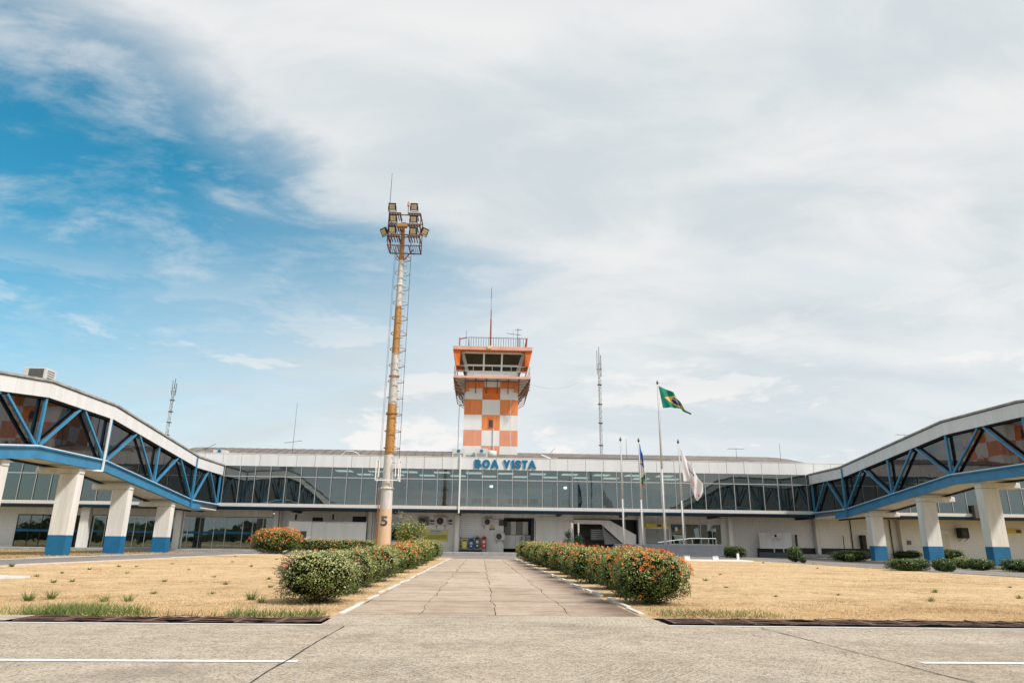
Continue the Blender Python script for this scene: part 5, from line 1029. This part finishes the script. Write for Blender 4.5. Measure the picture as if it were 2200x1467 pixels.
flag('flag', FP_Y, [z4(1250, 135), z4(1275, 200), z4(1297, 290), z4(1300, 330)], [z4(1268, 582), z4(1275, 580), z4(1292, 565), z4(1325, 470)], flagmat('state_flag', f_rr), 'blue, white and green flag drooping against its pole', .25, rip=.09, fr=2)
flag('flag', FP_Y, [z4(1658, 190), z4(1740, 325), z4(1830, 450), z4(1888, 545), z4(1908, 622)], [z4(1690, 527), z4(1758, 518), z4(1775, 570), z4(1805, 655), z4(1845, 712)], flagmat('white_flag', f_wh), 'white flag with a small blue mark drooping from the rightmost pole', .4, rip=.12, fr=2.5)
hr = empty('ramp_handrail', (12, 50, 0), 'white tubular handrail beside the dark glazed office', 'handrail')
def hp(a, b): x, z = F(*z4(a, b), 50); return (x - 12, 0, z)
MB().tube(hp(1440, 1122), hp(1580, 1103), .022).tube(hp(1580, 1103), hp(1770, 1081), .022).tube(hp(1770, 1081), hp(2008, 1084), .022).build('top_rail', M['white'], hr)
for a, b in ((1595, 1103), (1773, 1082), (1935, 1083), (2008, 1084)): p = hp(a, b); MB().tube((p[0], 0, 0), p, .022).build('post', M['alu'], hr)
# ================================================================ PLANTS
def ell_pts(n, rx, ry, rz, cz, shell=.82, boxy=3.0, lump=.10, seed=0, flat=.0):
    r = np.random.default_rng(seed); d = r.normal(0, 1, (n, 3)); d /= np.linalg.norm(d, axis=1)[:, None]
    k = (np.abs(d[:, 0]) ** boxy + np.abs(d[:, 1]) ** boxy + np.abs(d[:, 2]) ** boxy) ** (-1 / boxy)
    ph = r.uniform(0, 6, 9); q = d * 3.2
    lum = 1 + lump * (np.sin(q[:, 0] * 1.9 + ph[0]) * np.sin(q[:, 1] * 2.1 + ph[1]) + .7 * np.sin(q[:, 2] * 2.6 + ph[2] + q[:, 0]) + .6 * np.sin(q[:, 1] * 4.3 + q[:, 2] * 3.1 + ph[3])) * .6
    s = k * lum * (1 - (1 - shell) * r.uniform(0, 1, n) ** 1.6 + r.exponential(.012, n))
    P = d * s[:, None] * np.array([rx, ry, rz]); nrm = d / np.array([rx, ry, rz]); nrm /= np.linalg.norm(nrm, axis=1)[:, None]
    P[:, 2] += cz; return P, nrm, d
def bush(name, x, y, rx, ry, top, label, cat='bush', n=4500, leaf=.035, m='leafg', flowers=0, seed=1, group=None, dryspots=(), boxy=2.6, fsize=.03, bot=.02, lump=.12, lighttop=True):
    rz = (top - bot) / 2; cz = bot + rz; e_ = empty(name, (x, y, 0), label, cat, group); r = np.random.default_rng(seed)
    P, nr, d = ell_pts(n, rx, ry, rz, cz, .76, boxy, lump, seed); keep = P[:, 2] > .015; P, nr, d = P[keep], nr[keep], d[keep]; n = len(P)
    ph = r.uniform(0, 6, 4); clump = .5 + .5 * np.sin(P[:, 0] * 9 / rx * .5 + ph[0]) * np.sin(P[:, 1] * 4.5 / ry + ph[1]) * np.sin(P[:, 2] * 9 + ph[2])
    tint = np.clip(r.uniform(0, 1, n) * .66 + clump * .26 + .26 * np.clip((P[:, 2] - cz) / rz, -.5, 1) + .03 + r.normal(0, .05, n), 0, 1)  # leaf tint lightens with height: sunlit tops put into the colour
    isdry = np.zeros(n, bool)
    for (dx, dy, dz, rr) in dryspots: isdry |= np.linalg.norm((P - np.array([dx, dy, dz])) + r.normal(0, .05, P.shape), axis=1) < rr
    gone = isdry & (r.uniform(0, 1, n) < .55)
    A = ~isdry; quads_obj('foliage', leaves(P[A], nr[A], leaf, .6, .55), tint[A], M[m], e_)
    if isdry.any():
        Dm = isdry & ~gone; quads_obj('dead_foliage', leaves(P[Dm], nr[Dm], leaf * .85, 1.2, .35), r.uniform(0, 1, Dm.sum()), M['dry'], e_)
    # inner twigs: branching rods from the stem towards the shell
    mb = MB(); nb = 46 if y < 20 else 18
    for k in range(nb):
        q = P[r.integers(n)] * np.array([.9, .9, 1]); q[2] = cz + (q[2] - cz) * .92; b0 = np.array([r.normal(0, rx * .12), r.normal(0, ry * .12), 0]); mid = (b0 + q) / 2 + r.normal(0, .05, 3); mid[2] = max(mid[2], .05)
        w = .010 if y < 20 else .014; mb.bar(b0, mid, w).bar(mid, q, w * .6)
        for _ in range(3 if y < 20 else 0): q2 = mid + (q - mid) * r.uniform(.2, .8); mb.bar(q2, q2 + r.normal(0, .11, 3), w * .4)
    if len(dryspots):
        for k in range(170):
            q = P[isdry][r.integers(isdry.sum())]; q1 = np.array([0, 0, cz]) + (q - np.array([0, 0, cz])) * .7; mb.bar(q1, q + r.normal(0, .03, 3), .005)
    mb.build('branches', M['twig'], e_)
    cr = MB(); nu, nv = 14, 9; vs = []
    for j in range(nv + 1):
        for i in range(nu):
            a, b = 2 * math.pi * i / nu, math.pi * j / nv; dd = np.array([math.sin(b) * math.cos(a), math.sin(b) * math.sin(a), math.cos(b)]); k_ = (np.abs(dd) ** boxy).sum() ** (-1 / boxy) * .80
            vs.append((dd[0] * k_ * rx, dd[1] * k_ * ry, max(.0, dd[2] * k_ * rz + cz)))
    cr.add(vs, [(j * nu + i, j * nu + (i + 1) % nu, (j + 1) * nu + (i + 1) % nu, (j + 1) * nu + i) for j in range(nv) for i in range(nu)]).build('shade_core', M['core'], e_)  # solid near-black core, the bush's inner shade given as colour
    if flowers:
        Pf, nf, df = ell_pts(flowers * 3, rx * 1.02, ry * 1.02, rz * 1.02, cz, .99, boxy, lump, seed); w = (df[:, 2] > -.75) & (r.uniform(0, 1, len(df)) < np.clip(.22 + df[:, 2] * 1.1, .07, 1)); Pf, nf = Pf[w][:flowers], nf[w][:flowers]
        npet = 16 if y < 24 else 8; cc = np.repeat(Pf, npet, 0); nn = np.repeat(nf, npet, 0); off = r.normal(0, fsize * .42, cc.shape); off -= nn * (off * nn).sum(1)[:, None] * .4
        tt = np.repeat(r.uniform(0, .8, len(Pf)), npet) + r.uniform(0, .2, len(cc)); quads_obj('blossoms', leaves(cc + off, nn, fsize * .55, .7, .8), tt, M['petal'], e_, kind='stuff')
    return e_
rows_r = [(11.2, .58, .62, .80, 9000, 150, 11), (12.9, .58, .60, .82, 6500, 80, 12), (14.8, .52, .60, .78, 5000, 40, 13), (16.8, .58, .72, .82, 4500, 50, 14), (19.2, .56, .78, .79, 4200, 50, 15), (21.9, .62, .90, .86, 4200, 70, 16), (25.2, .62, 1.1, .87, 3800, 60, 17), (28.9, .70, 1.3, .94, 3600, 30, 18), (33.2, .72, 1.5, .95, 3400, 50, 19), (37.6, .78, 1.5, 1.02, 3400, 50, 20)]
ordr = ['nearest bush', 'second bush from the road', 'third bush from the road', 'fourth bush from the road', 'fifth bush from the road', 'sixth bush from the road', 'seventh bush from the road', 'eighth bush from the road', 'ninth bush from the road', 'farthest bush']
for k, (y, rx, ry, top, n, fl, sd) in enumerate(rows_r):
    bush('flowering_bush', 2.66 + .03 * (k % 3), y + .12 * math.sin(k * 5), rx, ry * .92, top, f'clipped green orange-flowered bush right of the footpath, {ordr[k]}', n=int(n * 1.25), leaf=.030 if y < 16 else .040 if y < 24 else .062, flowers=fl, seed=sd, group='bushes along the right side of the footpath', fsize=.036 if y < 20 else .052, m='leafg')
rows_l = [(10.9, -2.40, .60, .74, .735, 8500, 14, 21, 'leafd', [(-.52, -.25, .42, .30)]), (12.9, -2.40, .54, .60, .74, 5600, 8, 22, 'leafd', [(.22, -.55, .38, .36)]), (14.8, -2.43, .54, .58, .72, 5000, 10, 23, 'leafg', []), (16.8, -2.50, .58, .66, .77, 5000, 10, 24, 'leafd', [(.05, -.6, .42, .46)]), (19.0, -2.50, .56, .70, .76, 4600, 14, 25, 'leafg', []), (21.8, -2.56, .62, .90, .81, 4600, 75, 26, 'leafg', []), (25.0, -2.6, .62, 1.0, .83, 4400, 80, 27, 'leafg', []), (28.6, -2.68, .70, 1.15, .91, 3800, 60, 28, 'leafg', []), (32.6, -2.75, .72, 1.3, .96, 3600, 26, 29, 'leafg', []), (37.0, -2.8, .76, 1.5, 1.02, 3400, 16, 30, 'leafg', [])]
for k, (y, x, rx, ry, top, n, fl, sd, m_, ds) in enumerate(rows_l):
    st = ['dusty bush with bare twigs at its side', 'dusty bush with a dead brown patch', 'dusty green bush', 'half dead grey brown bush', 'green bush with few blossoms', 'green bush with many orange blossoms', 'green bush with orange blossoms', 'green bush with orange blossoms', 'rounded green bush', 'rounded green bush'][k]
    bush('flowering_bush', x + .05 * math.sin(k * 3), y, rx, ry * .90, top, f'{st} left of the footpath, {ordr[k]}', n=int(n * 1.25), leaf=.030 if y < 16 else .040 if y < 24 else .062, flowers=fl, seed=sd, group='bushes along the left side of the footpath', fsize=.036 if y < 20 else .052, m=m_, dryspots=ds, lump=.16)
def far_bush(px0, px1, pt, pb, label, n=1800, fl=0, m='leafdark', boxy=3.5, ry=None, leaf=.08, name='round_bush', cat='bush', ds=(), bias=0):
    x, y = G((px0 + px1) / 2, pb); y0 = y; x0, zt_ = F(px0, pt, y); x1, _ = F(px1, pt, y); r_ = (x1 - x0) / 2; ryy = ry or min(r_, .9); y += ryy * .7; k = y / y0
    return bush(name, (x0 + x1) / 2 * k, y, r_ * k, ryy, CAMH + (zt_ - CAMH) * k, label, cat, n, leaf, m, fl, int(px0), boxy=boxy, fsize=.12, bot=.02)
far_bush(546, 650, 1134, 1189, 'big flowering bush thick with orange blossoms at the left end of the hedge', 11000, 300, 'leafg', 2.6, .9, .075, 'flowering_bush')
far_bush(612, 820, 1157, 1187, 'long low dark clipped hedge in front of the blank white wall', 14000, 60, 'leafg', 6, .6, .085, 'clipped_hedge', 'hedge'); far_bush(832, 874, 1161, 1183, 'short dark hedge just right of the floodlight mast', 2500, 6, 'leafdark', 5, .5, .085, 'clipped_hedge', 'hedge')
far_bush(1246, 1325, 1167, 1182, 'low dark hedge left of the slate grey wall', 2500, 0, 'leafdark', 5, .5, .085, 'clipped_hedge', 'hedge')
far_bush(1550, 1600, 1172, 1198, 'dark bush at the right end of the slate grey wall', 2500); far_bush(1690, 1721, 1173, 1207, 'round dark bush before the loading bay', 2000, boxy=2.3); far_bush(1717, 1731, 1194, 1209, 'tiny dark bush beside the round one at the loading bay', 600, boxy=2.2)
far_bush(1788, 1862, 1182, 1206, 'clipped dark hedge left of the pier nearest the building on the right', 3200, name='clipped_hedge', cat='hedge'); far_bush(1816, 1834, 1189, 1207, 'tiny round bush in front of the clipped hedge', 700, boxy=2.2, m='leafg')
far_bush(1921, 1975, 1182, 1200, 'dark hedge behind the middle right pier', 2500, name='clipped_hedge', cat='hedge'); far_bush(1914, 1984, 1200, 1226, 'low box clipped bush left of the middle right pier', 4000, boxy=5, leaf=.06); far_bush(2006, 2046, 1199, 1229, 'round clipped bush right of the middle right pier', 3000, boxy=2.6, leaf=.06)
far_bush(2050, 2086, 1195, 1222, 'rounded lighter bush between the two right piers', 2400, boxy=2.4, leaf=.06, m='leafg'); far_bush(2083, 2126, 1200, 1225, 'box clipped bush against the rightmost pier', 2600, boxy=4, leaf=.06); far_bush(2012, 2064, 1179, 1203, 'dark hedge behind the round bushes on the right', 2600, name='clipped_hedge', cat='hedge'); far_bush(2161, 2235, 1201, 1229, 'box clipped bush at the right frame edge', 3400, boxy=5, leaf=.06)
# small tree by the notice board: several stems, open crown
tx, ty = G(880, 1181); tx, ty = -4.35 * 1.04, 42.0
x0, zt_ = F(851, 1116, ty); x1, zm = F(911, 1160, ty); tr = empty('small_tree', ((x0 + x1) / 2, ty, 0), 'small many stemmed tree with an open pale green crown by the notice board', 'tree'); R2 = (x1 - x0) / 2; r = np.random.default_rng(5); mb = MB(); cen = []
for k in range(16):
    a = r.uniform(0, 6.28); b0 = np.array([r.normal(0, .12), r.normal(0, .12), 0]); m1 = np.array([math.cos(a) * R2 * .35, math.sin(a) * R2 * .35, zt_ * .5]); e1 = np.array([math.cos(a) * R2 * r.uniform(.3, .95), math.sin(a) * R2 * r.uniform(.3, .9), zt_ * r.uniform(.62, .93)])
    mb.tube(b0, m1, .03, .02, 5).tube(m1, e1, .02, .008, 5)
    for _ in range(9): q = m1 + (e1 - m1) * r.uniform(.2, 1); q2 = q + r.normal(0, .2, 3); mb.bar(q, q2, .010); cen += [q2] * 60 + [q] * 20
mb.build('trunk', M['twig'], tr); cen = np.array(cen) + r.normal(0, .12, (len(cen), 3)); quads_obj('crown', leaves(cen, np.tile([[0, -.3, .8]], (len(cen), 1)), .085, 1., .5), r.uniform(.2, 1, len(cen)), M['leafg'], tr)
# yuccas with tall flower spikes
for (px, pb, top, s, lab, sp) in [(1221, 1174, 1140, 1.0, 'spiky yucca on a short trunk behind the right row of bushes', 1229), (1243, 1178, 1150, 1.0, 'lower spiky yucca with a tall pale flower spike', 1243)]:
    y = 40; x, zt_ = F(px, top, y); e_ = empty('yucca', (x, y, 0), lab, 'yucca'); zc = zt_ - .42; MB().tube((0, 0, 0), (0, 0, zc), .10, .07, 8).build('trunk', M['twig'], e_); r = np.random.default_rng(px); n = 130; a = r.uniform(0, 6.28, n); el = r.uniform(-.6, 1.45, n); ln = r.uniform(.35, .62, n)
    D = np.stack([np.cos(a) * np.cos(el), np.sin(a) * np.cos(el), np.sin(el)], 1); b0 = np.tile([[0, 0, zc]], (n, 1)); tip = b0 + D * ln[:, None] - np.array([0, 0, .08]) * (np.cos(el) ** 2)[:, None]; sd = np.cross(D, [0, 0, 1.0]); sd /= np.linalg.norm(sd, axis=1)[:, None] + 1e-6; sd *= .028; mid = b0 * .45 + tip * .55 + np.array([0, 0, .04])
    quads_obj('blades', np.stack([b0, mid - sd, tip, mid + sd], 1), r.uniform(0, 1, n), M['yucca'], e_)
    xs_, zs = F(sp, 1122, y); mb = MB().tube((xs_ - x, .1, zc), (xs_ - x, .1, zs), .02, .01, 5)
    for q in range(46): z = zc + .55 + (zs - zc - .6) * q / 46; a_ = q * 2.4; mb.bar((xs_ - x, .1, z), (xs_ - x + math.cos(a_) * .06, .1 + math.sin(a_) * .06, z + .03), .016)
    mb.build('flower_spike', M['paleyel'] if False else M['cream'], e_)
MB().tube((F(1240, 1170, 39.6)[0], 39.6, 0), (F(1240, 1170, 39.6)[0], 39.6, .82), .18, .28, 12).build('clay_planter', mat('terracotta', (.35, .17, .09), .8, .1, 4), label='brown clay planter between the yuccas', cat='planter')
# trees beyond the road, behind the camera: seen only mirrored in the glass
r = np.random.default_rng(3); n = 26000; x = r.uniform(-260, 260, n); hgt = 5 + 3 * np.sin(x * .07) + 2.4 * np.sin(x * .19 + 1) + 1.5 * np.sin(x * .53); P = np.stack([x, r.uniform(-168, -150, n), np.abs(hgt) * r.uniform(0, 1, n) ** .7], 1)
quads_obj('treeline', leaves(P, r.normal(0, 1, (n, 3)), 2.2, 1., .7), r.uniform(0, .7, n), M['leafdark'], label='distant row of dark trees across the road', kind='stuff')
